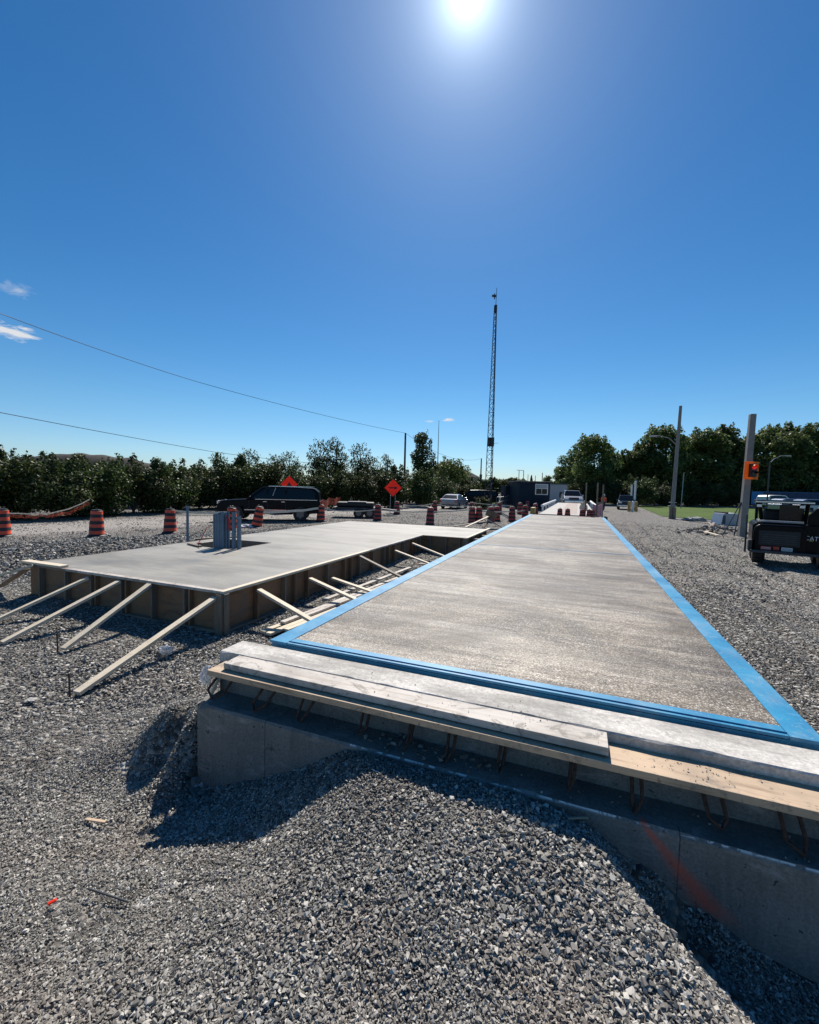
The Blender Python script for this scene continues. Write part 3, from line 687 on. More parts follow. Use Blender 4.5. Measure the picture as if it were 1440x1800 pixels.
fpart('corner_stud', (PX1-.05, PY0-.021, .0), (PX1-.05, PY0-.021, zt-.04), .089, .038, M['lumber2'], YU)
# long side (faces +x)
fpart('plywood_panel', (PX1-.097, PY0+.11, .28), (PX1-.097, PY1, .28), .56, .015, M['ply'], XU)
fpart('top_rail', (PX1-.045, PY0+.0, zt-.019), (PX1-.045, 9.0, zt-.019), .089, .038, M['lumber'])
fpart('top_rail', (PX1-.045, 9.003, zt-.017), (PX1-.045, PY1+.06, zt-.017), .089, .038, M['plankwet'])
fpart('bottom_plate', (PX1-.045, PY0+.11, .02), (PX1-.045, PY1, .02), .085, .036, M['lumber2'])
y = 5.22; q = 0
while y < 12.6:
    fpart('stud', (PX1-.045, y, .04), (PX1-.045, y, zt-.04), .036, .085, M['lumber2'] if q % 2 else M['ply'], XU)
    if q % 3 == 1: fpart('stud', (PX1-.05, y+.3, .04), (PX1-.05, y+.3, zt-.04), .036, .07, M['ply'], XU)
    y += .66; q += 1
# jog (faces -y) and far side
fpart('plywood_panel', (PX1-.09, PY1+.097, .28), (PX2-.10, PY1+.097, .28), .56, .015, M['ply'], YU)
fpart('top_rail', (PX1+.002, PY1+.045, zt-.019), (PX2+.0, PY1+.045, zt-.019), .089, .038, M['lumber2'])
for x in (PX1+.25, PX1+.75, PX2-.25): fpart('stud', (x, PY1+.045, .0), (x, PY1+.045, zt-.04), .036, .085, M['lumber2'], YU)
fpart('corner_stud', (PX2-.06, PY1-.02, .0), (PX2-.06, PY1-.02, zt-.01), .12, .038, M['lumber2'], YU)
fpart('plywood_panel', (PX2-.097, PY1+.11, .28), (PX2-.097, PY2, .28), .56, .015, M['ply'], XU)
fpart('top_rail', (PX2-.045, PY1+.092, zt-.015), (PX2-.045, PY2+.35, zt-.015), .089, .038, M['lumber'])
for y in (13.4, 14.1, 14.8, 15.5): fpart('stud', (PX2-.045, y, .0), (PX2-.045, y, zt-.04), .036, .085, M['lumber2'], XU)
for y in (13.55, 14.7): fpart('spreader', (PX2, y, .48), (DX0-.0, y+.08, .48), .089, .038, M['lumber'])
# edges against the bank
fpart('edge_strip', (PX0-.012, PY0+.12, .5), (PX0-.012, PY2, .5), .2, .02, M['lumber2'], XU)
fpart('edge_strip', (PX0, PY2-.028, .5), (PX2-.1, PY2-.028, .5), .2, .02, M['lumber2'], YU)

# braces of the front face
FB = [((-8.60, .60), (0, 1032, None), 'leftmost brace of the formwork front, running out of the picture', (-10.15, 3.75)),
      ((-7.21, .52), None, 'second brace from the left on the formwork front', (-7.60, 3.42)),
      ((-6.49, .54), None, 'third brace from the left on the formwork front', (-6.62, 3.10)),
      ((-5.84, .56), None, 'fourth brace from the left on the formwork front', (-5.74, 3.28)),
      ((-4.58, .51), None, 'longest pale brace, nearest the camera beside the formwork corner', (-4.43, 2.64))]
for i, ((x, z), _, lab, (bx_, by_)) in enumerate(FB):
    z0 = max(0, gz1(bx_, by_))
    d = Vector((bx_-x, by_-4.5, z0+.02-z)); n_ = Vector((0, -.5, 1))
    loose_board((x, 4.50, z), (bx_, by_, z0+.025), .089, .038, M['lumber'], lab, 'brace', 'diagonal braces of the formwork', 'brace_board')
    if i:
        sx_, sy_ = bx_-.05, by_-.03
        s_ = MB().tube([(0, 0, -.1), (.0, 0, .0), (-.04, .02, .21)], .009, 7).build('rebar_stake', M['rust'], smooth=True, loc=(sx_, sy_, z0))
        tag(s_, 'rusty rebar stake driven at the foot of the '+('second', 'third', 'fourth', 'longest pale')[i-1]+' front brace', 'stake', 'rebar stakes')
loose_board((-9.0, 4.60, .48), (-9.75, 4.55, .08), .12, .025, M['lumber2'], 'short dark board slanting down from the far left formwork corner', 'board')
SB = [((455, 1037), .49, 'nearest'), ((545, 1017), .47, 'second'), ((583, 1016), .30, 'third'), ((633, 978), .53, 'fourth'), ((695, 968), .42, 'fifth'), ((725, 955), .48, 'sixth')]
for (a, c), z, w_ in SB:
    p = pX(a, c, -4.40)
    loose_board((-4.40, p.y, p.z), (-2.85, p.y-.15, .03), .089, .038, M['lumber'] if w_ not in ('fourth',) else M['lumber2'], w_+' brace counted from the formwork corner on the side facing the blue deck', 'brace', 'diagonal braces of the formwork', 'brace_board')
# lumber in the gap
LB = [((-3.98, 4.75), (-3.60, 9.3), .02, 'longest board of the loose pile beside the formwork'), ((-3.86, 4.72), (-3.42, 8.8), .02, 'second board of the loose lumber pile between pad and deck'), ((-3.74, 4.95), (-3.3, 9.2), .02, 'board nearest the blue deck in the loose lumber pile'),
      ((-3.92, 5.1), (-3.62, 8.9), .06, 'top board of the loose lumber pile in the gap'), ((-3.82, 5.5), (-3.4, 9.6), .06, 'upper light board lying askew on the lumber pile'), ((-3.55, 5.35), (-3.12, 7.9), .06, 'short upper board on the deck side of the lumber pile'), ((-3.98, 6.3), (-3.75, 9.8), .10, 'topmost dark board on the far half of the lumber pile')]
for (x0, y0), (x1, y1), z, lab in LB:
    loose_board((x0, y0, z+.02), (x1, y1, z+.02), .089, .036, M['lumber'] if z < .05 else M['plankwet'], lab, 'board', 'loose boards in the gap')
loose_board((-3.95, 10.7, .05), (-3.2, 10.9, .06), .14, .036, M['lumber2'], 'lone board lying crosswise at the far end of the gap', 'board')

# ---------------------------------------------------------------- conduits
def conduit(x, y, h, label, r=.052, z0=.12, tilt=(0, 0)):
    o = MB()
    o.tube([(0, 0, 0), (tilt[0]*h, tilt[1]*h, h)], r, 14, caps=False); o.tube([(0, 0, 0), (tilt[0]*h, tilt[1]*h, h)], r-.007, 14, caps=False)
    vs = []; n = 14
    for rr in (r, r-.007):
        for k in range(n): vs.append((tilt[0]*h+rr*math.cos(2*PI*k/n), tilt[1]*h+rr*math.sin(2*PI*k/n), h))
    o.add(vs, [(k, (k+1) % n, n+(k+1) % n, n+k) for k in range(n)])
    o = o.build('conduit_pipe', M['conduit'], smooth=True, loc=(x, y, z0)); return tag(o, label, 'conduit', 'blue grey conduit pipes')
def cxp(px, py=963): return gp(px, py, .6).x
CP = [(cxp(367), 7.60, 1.14, .03, 'leftmost conduit of the cluster in the slab opening')]
for j in range(3):
    for i in range(5): CP.append((cxp(376+i*4.6+j*1.), 7.58+j*.07, 1.17+rnd.uniform(-.035, .03), .031, 'conduit in the tight middle bundle of the slab opening'))
CP += [(cxp(410.5, 965), 7.59, 1.20, .044, 'taller front conduit of the right-hand pair'), (cxp(420, 965), 7.64, 1.10, .036, 'shorter rear conduit of the right-hand pair'), (cxp(417, 965), 7.72, 1.12, .03, 'conduit hidden behind the right-hand pair')]
for x, y, h, r_, lab in CP: conduit(x, y, h+.10, lab, r_, tilt=(rnd.uniform(-.012, .012), rnd.uniform(-.01, .01)))
conduit(-9.2, 8.15, 1.22, 'single grey post standing alone at the left edge of the pad', .032, .25)
# red cables
tag(MB().tube([(-7.95, 7.66, 1.05), (-8.15, 7.75, 1.0), (-8.42, 7.85, .72), (-8.55, 7.9, .62), (-8.5, 7.8, .615), (-8.35, 7.78, .63)], .009, 6).build('red_cable', M['redcable'], smooth=True), 'red cable arching left from the conduits down to the slab', 'cable')
tag(MB().tube([(-7.60, 7.66, 1.3), (-7.56, 7.66, 1.38), (-7.47, 7.66, 1.36), (-7.38, 7.66, 1.22), (-7.37, 7.66, 1.0)], .022, 7).build('red_cable', M['redcable'], smooth=True), 'thick red hose looping between the two conduit clusters', 'cable')
loose_board((-8.55, 7.62, PZ+.018), (-8.0, 7.42, PZ+.018), .10, .036, M['lumber2'], 'short board lying on the slab left of the conduits', 'board')
loose_board((-9.2, 8.4, PZ+.0), (-8.6, 9.3, PZ+.02), .12, .04, M['lumber2'], 'dark board lying along the pad edge behind the single post', 'board')

# ---------------------------------------------------------------- barrels
def make_barrel(mo):
    t = thing('traffic_barrel', '', 'traffic barrel')
    MB().lathe([(.29, 0), (.30, .02), (.28, .06), (.24, .085)], 20).build('rubber_base', M['black'], t, smooth=True)
    prof = [(.238, .06), (.238, .11)]; mis = [1]; z = .11; r = .236
    for i in range(7):
        h = .118; prof += [(r, z+.004), (r-.004, z+h)]; mis += [i % 2 == 0 and 1 or 0]*2; z += h
        if i == 3: r -= .014
        r -= .006
    mis = []
    for i in range(len(prof)-1):
        mis.append(1 if (i//2) % 2 == 0 else 0)
    prof += [(r-.02, z+.01), (r-.03, z+.045), (r-.08, z+.055)]; mis += [1, 1, 1]
    MB().lathe(prof, 24, mis=mis).build('drum', [mo, M['blackband']], t, smooth=True)
    MB().tube([(-.09, 0, .98), (-.08, 0, 1.04), (.08, 0, 1.04), (.09, 0, .98)], .018, 7).build('handle', M['blackband'], t, smooth=True)
    return t
proto = {}
BR = [(4, 944, 0, 0, 1, 'striped barrel cut by the left edge of the photo, beside the stone bank'),
      (170, 944, 0, 0, 1, 'striped barrel alone before the hedge with a white stone at its foot'),
      (299, 938, 0, 0, 1, 'striped barrel just left of the single grey post'),
      (408, 934, 0, 0, 1, 'striped barrel partly hidden behind the conduits and before the black pickup'),
      (451, 927, .14, 0, 1, 'tilted striped barrel leaning right beside the black pickup'),
      (564, 917, 0, 0, 1, 'striped barrel at the tail of the black pickup'),
      (664, 915, 0, 0, 2, 'striped barrel beside the wheels of the low trailer'),
      (698, 904, 0, 0, 2, 'striped barrel behind the feet of the arrow sign'),
      (756, 922, 0, 0, 2, 'striped barrel standing alone behind the middle of the pad'),
      (764, 901, 0, 0, 2, 'striped barrel further back, partly behind the lone one, left of the silver sedan'),
      (830, 919, 0, 0, 2, 'left barrel of the touching pair behind the pad corner'),
      (842, 919, 0, 0, 2, 'right barrel of the touching pair behind the pad corner'),
      (829, 904, 0, 0, 2, 'rear barrel peeping over the touching pair'),
      (863, 918, 0, 0, 2, 'left barrel of the pair right of the wheelbarrow'),
      (873, 916, 0, 0, 2, 'right barrel of the pair right of the wheelbarrow'),
      (877, 904, 0, 0, 2, 'rear barrel behind the pair by the lattice tower foot'),
      (900, 917, 0, 0, 2, 'single barrel close to the blue edge, in front of the white ramp'),
      (914, 904, 0, 0, 2, 'rear barrel right behind the single one by the ramp foot'),
      (923, 912, 0, 0, 2, 'barrel half hidden by the blue edge near the navy booth'),
      (927, 897, 0, 0, 2, 'far barrel below the left corner of the navy booth'),
      (941, 906, 0, 0, 2, 'barrel at the far left corner of the blue deck')]
for px, py, tx, ty, kind, lab in BR:
    p = gp(px, py)
    if kind not in proto: proto[kind] = make_barrel(M['orange'] if kind == 1 else M['redbrown']); o = proto[kind]
    else: o = copy_tree(proto[kind])
    o.location = (p.x, p.y, gz1(p.x, p.y)-.01); o.rotation_euler = (rnd.uniform(-.03, .03), tx+rnd.uniform(-.03, .03), rnd.uniform(0, 6)) if not tx else (0, .17, .4)
    tag(o, lab, 'traffic barrel', 'orange and black traffic barrels')
for px, lab, s in ((982, 'left red drum of the row across the far deck end', .62), (996, 'second red drum of the row across the far deck end', .62), (1022, 'third red drum of the row, left of the tall posts', .62), (1034, 'low red drum between the tall posts', .55), (1041, 'lowest red drum by the pink mesh', .5)):
    p = gD(px, 21.3 if px < 1030 else 21.1, 0); o = copy_tree(proto[2]); o.location = (p.x, 22.95, 1.22-s*1.02); o.scale = (s, s, s)
    tag(o, lab, 'traffic drum', 'drums across the far deck end')
tag(MB().bb(-1.9, 1.0, 22.75, 23.2, .2, .58).build('timber_crib', M['lumber2']), 'timber crib closing the gap behind the blue deck, carrying the drums', 'timber crib')

# barrier tape
def ribbon(a, b, sag, hgt, mat, label, name='barrier_tape', cat='barrier tape', seg=18, wav=.03, seed=0):
    a, b = Vector(a), Vector(b); vs = []; fs = []; th = .004
    d = (b-a); nrm = Vector((-d.y, d.x, 0)).normalized()*th
    for i in range(seg+1):
        t_ = i/seg; p = a.lerp(b, t_); p.z -= sag*4*t_*(1-t_); p += nrm*(wav/th)*mnoise.noise(Vector((t_*6, seed, 0)))
        p.z += wav*mnoise.noise(Vector((t_*5, seed+9, 0)))
        for q in (p+nrm+Vector((0, 0, hgt/2)), p-nrm+Vector((0, 0, hgt/2)), p-nrm-Vector((0, 0, hgt/2)), p+nrm-Vector((0, 0, hgt/2))): vs.append(q)
    for i in range(seg):
        for k in range(4): fs.append((i*4+k, i*4+(k+1) % 4, i*4+4+(k+1) % 4, i*4+4+k))
    fs += [(0, 1, 2, 3), tuple(seg*4+k for k in (3, 2, 1, 0))]
    return tag(MB().add(vs, fs).build(name, mat), label, cat, 'barrier tapes' if name == 'barrier_tape' else None)
def bp(px, py, z): p = gp(px, py); return (p.x, p.y, z)
T_ = [((299, 938, .93), (408, 934, .85), .08, .09, 'tape from the barrel left of the grey post to the conduits'),
      ((299, 938, .80), (408, 934, .78), .10, .03, 'thin lower tape left of the conduits'),
      ((451, 927, .70), (564, 917, .78), .06, .12, 'broad cream tape strung across the lower side of the black pickup'),
      ((564, 917, .75), (664, 915, .68), .14, .05, 'tape between the pickup tail barrel and the trailer barrel'),
      ((664, 915, .66), (756, 922, .72), .06, .06, 'tape from the trailer barrel to the lone barrel'),
      ((756, 922, .70), (830, 919, .82), .03, .07, 'tape from the lone barrel to the touching pair'),
      ((698, 904, .70), (764, 901, .75), .12, .07, 'far tape between the arrow sign and the rear barrel'),
      ((764, 901, .72), (829, 904, .70), .15, .08, 'far tape sagging in front of the silver sedan'),
      ((842, 919, .72), (900, 917, .66), .03, .07, 'tape from the touching pair past the tower foot'),
      ((829, 904, .95), (900, 904, .72), .05, .06, 'far tape sloping down across the tower foot'),
      ((900, 917, .60), (923, 912, .62), .02, .07, 'last short tape reaching the deck edge')]
for i, (a, b_, sg, hg, lab) in enumerate(T_): ribbon(bp(*a), bp(*b_), sg, hg, M['tape'], lab, seed=i*3)
# orange snow fence left
ribbon(bp(14, 925, .42), bp(80, 922, .38), .02, .13, M['orangenet'], 'collapsed orange net along the hedge at far left', 'safety_netting', 'safety netting', wav=.1, seed=40)
ribbon(bp(80, 922, .36), bp(158, 915, .85), .12, .15, M['orangenet'], 'orange net rising right along the hedge toward the lone barrel', 'safety_netting', 'safety netting', wav=.1, seed=41)
ribbon(bp(14, 925, .56), bp(82, 922, .50), .02, .05, M['tape'], 'cream tape edging the collapsed net at far left', seed=43)
ribbon(bp(82, 922, .50), bp(158, 915, 1.05), .12, .05, M['tape'], 'cream tape climbing to the lone barrel by the hedge', seed=44)
for i, (a, b_, z0, z1, lab) in enumerate([((566, 908), (608, 893), .9, 1.2, 'orange net rising from the pickup tail barrel'), ((722, 890), (765, 884), .8, .9, 'bunched orange netting right of the arrow sign'), ((700, 893), (722, 889), .35, .85, 'slack tape with orange net behind the arrow sign'), ((765, 886), (780, 884), .5, 1.1, 'upright scrap of orange netting left of the silver sedan')]):
    ribbon(bp(*a, z0), bp(*b_, z1), .25, .5 if i != 2 else .2, M['orangenet'], lab, 'safety_netting', 'safety netting', wav=.25, seed=60+i)

# white stones / scraps
for (px, py, s, lab) in ((187, 943, .16, 'flat white stone at the foot of the lone barrel'), (433, 929, .3, 'white crumpled bag on the road by the leaning barrel'), (22, 988, .10, 'pale boulder on the gravel left of the pad'), (55, 1235, .05, 'thin flat white chip on the left gravel')):
    p = gp(px, py); crumple('pale_stone', lab, (p.x, p.y, gz1(p.x, p.y)+.03), (s, s*.7, s*.35 if s > .06 else .008), M['white'] if s > .2 else M['far_concrete'], px, 'stone' if s < .2 else 'bag')
for (px, py, L, ang, mat, lab, w_) in ((168, 1443, .07, .2, 'plankorange', 'small orange wood scrap half buried in the gravel at left', .02), (1015, 1300+170, .05, .4, 'plankorange', 'tiny wood splinter on top of the gravel mound', .012), (92, 1597, .016, 1., 'signorange', 'bright red plastic scrap in the lower left gravel', .016), (190, 1586, .12, .1, 'darksteel', 'thin dark steel rod lying on the lower left gravel', .008)):
    p = gp(px, py, .2 if py > 1400 else 0); z = gz1(p.x, p.y); p = gp(px, py, z); z = gz1(p.x, p.y)+.03
    loose_board((p.x-L*math.cos(ang), p.y-L*math.sin(ang), z), (p.x+L*math.cos(ang), p.y+L*math.sin(ang), z+.005), w_, .008, M[mat], lab, 'scrap', name='scrap_piece')

# wheelbarrow / sawhorse clutter at the pad corner
p = gp(862, 930); t = thing('timber_pile', 'heap of short boards and a tipped wooden trestle at the far pad corner', 'timber pile', (p.x, p.y, 0), .3)
for i, (a, b_) in enumerate((((-1.9, -.2, .1), (-.2, .6, .35)), ((-1.3, -.4, .1), (.2, .9, .7)), ((-.4, -.1, .05), (.3, .5, .8)), ((-.2, 0, .5), (.7, .3, .05)), ((-.7, .3, .3), (.6, .5, .3)), ((.9, .4, .05), (2.2, 1.2, .12)), ((1.4, 0, .05), (2.6, 1., .1)))):
    o = board('trestle_board', a, b_, .14, .04, M['lumber'] if i % 2 else M['lumber2']); m_ = o.matrix_world.copy(); o.parent = t; o.matrix_basis = m_
MB().box((.1, .5, .75), (.5, .35, .3), (0, .3, .4)).build('wooden_box', M['ply'], t)

# ---------------------------------------------------------------- signs
def diamond_sign(p, s, z, rz, label, arrow=True, back=False):
    t = thing('road_sign', label, 'road sign', p, rz)
    MB().box((0, 0, z), (s, .03, s), (0, PI/4, 0)).build('sign_panel', M['signorange'], t, bevel=.006)
    if arrow:
        a = .31
        MB().extr_y([(-a, z-.045), (a*.35, z-.045), (a*.35, z-.13), (a*1.15, z), (a*.35, z+.13), (a*.35, z+.045), (-a, z+.045)], -.024, -.017).build('arrow_symbol', M['signblack'], t)
    else:
        MB().extr_y([(-.22, z-.2), (.0, z-.1), (.2, z-.2), (.1, z), (0, z+.18), (-.1, z)], -.024, -.017).build('symbol', M['signblack'], t)
    for x in (-.18, .18): MB().box((x, .03, z/2-.15), (.04, .04, z-.3)).build('post', M['steel'], t)
    MB().box((0, .06, .1), (.9, .5, .05)).build('foot', M['darksteel'], t)
    return t
p = gp(690, 904); z = (2.1-(858-855)/760*31.5)
diamond_sign((p.x, p.y, 0), .92, 1.98, YAW-.05, 'orange diamond road sign with black right arrow on two posts')
p = gD(508, 31.); diamond_sign((p.x, p.y, 0), .85, 2.05, YAW+.35, 'orange diamond sign showing above the roof of the black pickup', arrow=False)

# ---------------------------------------------------------------- vehicles
def wheel(t, x, y, r=.38, w=.26):
    o = MB().lathe([(r*.62, -w/2), (r*.93, -w/2), (r, -w*.35), (r, w*.35), (r*.93, w/2), (r*.62, w/2)], 22, axis='y', c=(0, 0, 0)).build('wheel', M['black'], t, smooth=True, loc=(x, y, r))
    s = 1 if y > 0 else -1
    b = MB().lathe([(r*.5, -.02), (r*.5, .02)], 18, axis='y')
    for k in range(6):
        b.box((math.sin(k*PI/3)*r*.32, s*.03, math.cos(k*PI/3)*r*.32), (.06, .03, r*.55), (0, k*PI/3, 0))
    b.build('rim', M['rim'], o, loc=(0, s*(w/2-.015), 0))
    return o
def vehicle(name, label, cat, loc, rz, prof_body, prof_cab, W, Wc, wheels, r, paint, lights='front', group=None):
    """x = forward; body and cabin are lofted from side profiles, tapered in width"""
    t = thing(name, label, cat, loc, rz, group)
    def loft(poly, w0, w1, zlo, zhi):
        b = MB(); n = len(poly); L = []; 
        for side in (-1, 1):
            for x, z in poly:
                k = min(1, max(0, (z-zlo)/(zhi-zlo))); L.append((x, side*(w0+(w1-w0)*k)/2, z))
        b.add(L, [tuple(range(n-1, -1, -1)), tuple(range(n, 2*n))]+[(i, (i+1) % n, n+(i+1) % n, n+i) for i in range(n)]); return b
    zb = max(z for x, z in prof_body)
    loft(prof_body, W, W-.08, .3, zb).build('body', paint, t, bevel=.05)
    zc0, zc1 = min(z for x, z in prof_cab), max(z for x, z in prof_cab)
    loft(prof_cab, W-.10, Wc, zc0, zc1).build('cabin', paint, t, bevel=.04)
    # side glass following the cabin sides
    cx = sum(x for x, z in prof_cab)/len(prof_cab)
    def inset(x, z, f=.86): return (cx+(x-cx)*f, zc0+.06+(z-zc0)*.80)
    for s in (-1, 1):
        b = MB(); pl = [inset(x, z) for x, z in prof_cab]; vs = []
        for off in (.0, .012):
            for x, z in pl:
                k = (z-zc0)/(zc1-zc0); vs.append((x, s*((W-.10+(Wc-W+.10)*k)/2+off), z))
        n = len(pl); b.add(vs, [tuple(range(n)), tuple(range(2*n-1, n-1, -1))]+[(i, n+i, n+(i+1) % n, (i+1) % n) for i in range(n)]); b.build('side_window', M['glass'], t)
    # windscreen and rear window: quads just proud of the raked faces
    pts = sorted(prof_cab, key=lambda q: q[1]); lowf = max((q for q in prof_cab if q[1] < zc0+.05), key=lambda q: q[0]); lowr = min((q for q in prof_cab if q[1] < zc0+.05), key=lambda q: q[0])
    hif = max((q for q in prof_cab if q[1] > zc1-.12), key=lambda q: q[0]); hir = min((q for q in prof_cab if q[1] > zc1-.12), key=lambda q: q[0])
    for nm, lo, hi, sg in (('windscreen', lowf, hif, 1), ('rear_window', lowr, hir, -1)):
        vs = []
        d = Vector((hi[0]-lo[0], 0, hi[1]-lo[1])); nn = Vector((d.z, 0, -d.x)).normalized()*sg*(1 if True else 1)
        if nn.x*sg < 0: nn = -nn
        for off in (0.004, .02):
            for f, ys in ((.08, -1), (.08, 1), (.9, 1), (.9, -1)):
                k = f; wy = (W-.10+(Wc-W+.10)*k)/2-.07; vs.append((lo[0]+d.x*f+nn.x*off, ys*wy, lo[1]+d.z*f+nn.z*off))
        MB().add(vs, [(0, 1, 2, 3), (7, 6, 5, 4), (0, 4, 5, 1), (1, 5, 6, 2), (2, 6, 7, 3), (3, 7, 4, 0)]).build(nm, M['glass'], t)
    xf = max(x for x, z in prof_body); xr = min(x for x, z in prof_body)
    hz = zb-.22
    for s in (-1, 1):
        MB().box((xf-.04, s*(W/2-.26), hz), (.12, .34, .18)).build('headlight', M['chrome'], t, bevel=.02)
        MB().box((xr+.03, s*(W/2-.14), hz), (.1, .16, .3)).build('tail_light', M['redbrown'], t, bevel=.02)
        MB().box((lowf[0]-.25, s*(W/2+.08), zc0+.10), (.12, .2, .16)).build('mirror', paint, t, bevel=.03)
    MB().box((xf-.01, 0, hz-.05), (.08, W*.5, .26)).build('grille', M['black'], t)
    MB().box((xf+.02, 0, .5), (.14, W-.1, .2)).build('bumper', M['chrome'] if paint is not M['carblack'] else M['black'], t, bevel=.03)
    for x in wheels:
        for s in (-1, 1): wheel(t, x, s*(W/2-.12), r)
    return t
pk_body = [(-2.95, .48), (-2.98, 1.12), (-2.9, 1.22), (.95, 1.22), (1.2, 1.20), (2.55, 1.12), (2.86, 1.02), (2.95, .75), (2.9, .42), (2.3, .40), (2.25, .75), (1.5, .75), (1.45, .38), (-1.35, .38), (-1.4, .75), (-2.2, .75), (-2.25, .42)]
pk_cab = [(-2.93, 1.18), (-2.86, 1.66), (-2.6, 1.86), (-1.6, 1.91), (-.5, 1.92), (.45, 1.88), (1.35, 1.18)]
a, c = gD(430, 24.8), gD(540, 24.9)
ang = math.atan2(a.y-c.y, a.x-c.x); mid = gD(478, 24.8)
suv = vehicle('pickup_truck', 'black pickup with matching cap parked facing left before the bushes', 'pickup truck', (mid.x, mid.y, 0), ang+.12, pk_body, pk_cab, 2.0, 1.62, (1.88, -1.8), .42, M['carblack'])
suv.scale = (.93, .95, 1)
MB().box((-.25, 1.0-.09, 1.55), (.05, .02, .62), (0, -.35, 0)).build('window_pillar', M['steel'], suv)
for s in (-1, 1): MB().box((.2, s*.985, .62), (2.4, .03, .05)).build('side_step', M['chrome'], suv)
for s in (-1, 1):
    for x in (1.15, .1, -.95): MB().box((x, s*.982, .82), (.018, .012, .62)).build('door_seam', M['darksteel'], suv)
    for x in (.25, -.8): MB().box((x, s*1.0, 1.08), (.2, .03, .035)).build('door_handle', M['chrome'], suv)
    MB().box((-1.0, s*.965, 1.205), (3.6, .02, .03)).build('belt_trim', M['chrome'], suv)
    for x in (.12, -.95): MB().box((x, s*.90, 1.52), (.05, .03, .58), (s*-.33, 0, 0)).build('window_pillar', M['carblack'], suv)
for s in (-1, 1): MB().box((-1.2, s*.60, 1.935), (2.6, .04, .03)).build('roof_rail', M['chrome'], suv)
# side lettering is a pale line of the door
sd_body = [(-2.3, .42), (-2.36, .85), (-2.2, 1.0), (-1.4, 1.02), (1.0, .98), (1.9, .86), (2.25, .7), (2.3, .4), (1.75, .35), (1.7, .66), (1.1, .66), (1.05, .28), (-1.05, .28), (-1.1, .66), (-1.7, .66), (-1.75, .38)]
sd_cab = [(-1.95, .98), (-1.25, 1.40), (-.5, 1.46), (.1, 1.42), (1.0, .96)]
p = gD(799, 44.5); vehicle('sedan_car', 'silver sedan seen from behind, parked before the bushes near the tower', 'car', (p.x, p.y, 0), YAW+PI/2-.38, sd_body, sd_cab, 1.84, 1.3, (1.4, -1.4), .34, M['silver'])
sv_body = [(-2.3, .45), (-2.35, 1.0), (-2.3, 1.1), (.9, 1.1), (2.0, 1.02), (2.3, .85), (2.35, .45), (1.85, .42), (1.8, .78), (1.1, .78), (1.05, .36), (-1.05, .36), (-1.1, .78), (-1.8, .78), (-1.85, .42)]
sv_cab = [(-2.25, 1.06), (-2.0, 1.6), (-1.6, 1.72), (.2, 1.72), (1.0, 1.06)]
p = gD(1100, 53); vehicle('suv_car', 'dark blue car with bright bonnet reflections facing the camera on the right gravel', 'car', (p.x, p.y, 0), -PI/2-.06, sv_body, sv_cab, 1.9, 1.45, (1.45, -1.45), .37, M['carblue'])
p = gD(1004, 49); vehicle('suv_car', 'white SUV coming down the ramp at the far end of the old scale', 'car', (p.x, p.y, .42), -PI/2+.12, sv_body, sv_cab, 2.0, 1.5, (1.45, -1.45), .38, M['silver'])
p = gD(832, 53); vehicle('pickup_truck', 'dark pickup partly hidden by shrubs behind the silver sedan', 'pickup truck', (p.x, p.y, 0), YAW+PI-.1, pk_body, pk_cab, 2., 1.6, (1.88, -1.8), .42, M['carblack'])
# cars along the container
p = gD(1366, 64, .3); vehicle('pickup_truck', 'white pickup parked before the bright blue end of the container', 'pickup truck', (p.x, p.y, .3), YAW+.25, pk_body, pk_cab, 2., 1.6, (1.88, -1.8), .42, M['white'])
p = gD(1392, 50, .1); vehicle('sedan_car', 'silver car showing above the cab of the skid steer', 'car', (p.x, p.y, .1), YAW+.1, sv_body, sv_cab, 1.9, 1.4, (1.4, -1.4), .36, M['silver'])
p = gD(1436, 48, .1); vehicle('sedan_car', 'silver car cut by the right edge of the photo', 'car', (p.x, p.y, .1), YAW-.1, sv_body, sv_cab, 1.9, 1.4, (1.4, -1.4), .36, M['silver'])

# low trailer
p = gD(628, 28.5); t = thing('flatbed_trailer', 'low dark trailer with twin wheels parked behind the pickup', 'trailer', (p.x, p.y, 0), YAW+.05)
MB().box((0, 0, .62), (3.0, 1.7, .12)).build('bed', M['darksteel'], t)
MB().box((-.1, .0, .86), (2.4, 1.3, .30)).build('covered_load', M['black'], t, bevel=.08)
MB().box((.0, -.05, 1.03), (1.2, 1.1, .03)).build('load_lid', M['darksteel'], t)
MB().tube([(1.5, 0, .6), (2.6, 0, .5)], .05).build('drawbar', M['darksteel'], t)
for x in (.15, .85):
    for s in (-1, 1): wheel(t, x, s*.85, .33, .2)

# ---------------------------------------------------------------- skid steer
p = gD(1366, 13.0); t = thing('skid_steer_loader', 'black skid steer loader cut by the right edge, rear door toward the camera', 'skid steer', (p.x, p.y, 0), YAW-.62)
t.scale = (.90, .92, 1.03)
# local: x right, y away from the camera, z up ; rear face at y=0
b = MB().extr_y([(-.66, .40), (-.68, .95), (-.64, 1.12), (-.52, 1.20), (.55, 1.20), (.66, 1.12), (.70, .95), (.68, .40)], 0.0, .18)
b.build('rear_door', M['carblack'], t, bevel=.05)
MB().box((0, -.006, .80), (1.06, .02, .44)).build('door_panel', M['black'], t, bevel=.01)
for zz in (.66, .72, .78, .84, .90): MB().box((0, -.02, zz), (.9, .01, .018)).build('grille_slat', M['darksteel'], t)
MB().extr_y([(-.70, .35), (-.70, 1.16), (-.60, 1.24), (1.0, 1.24), (1.05, .35)], .185, 2.3).build('chassis', M['carblack'], t, bevel=.04)
MB().bb(-.5, .6, .3, 1.2, 1.245, 1.29).build('engine_cover', M['black'], t, bevel=.015)
MB().bb(-.55, -.47, .28, 1.2, 1.25, 1.31).build('cover_rim', M['chrome'], t, bevel=.01)
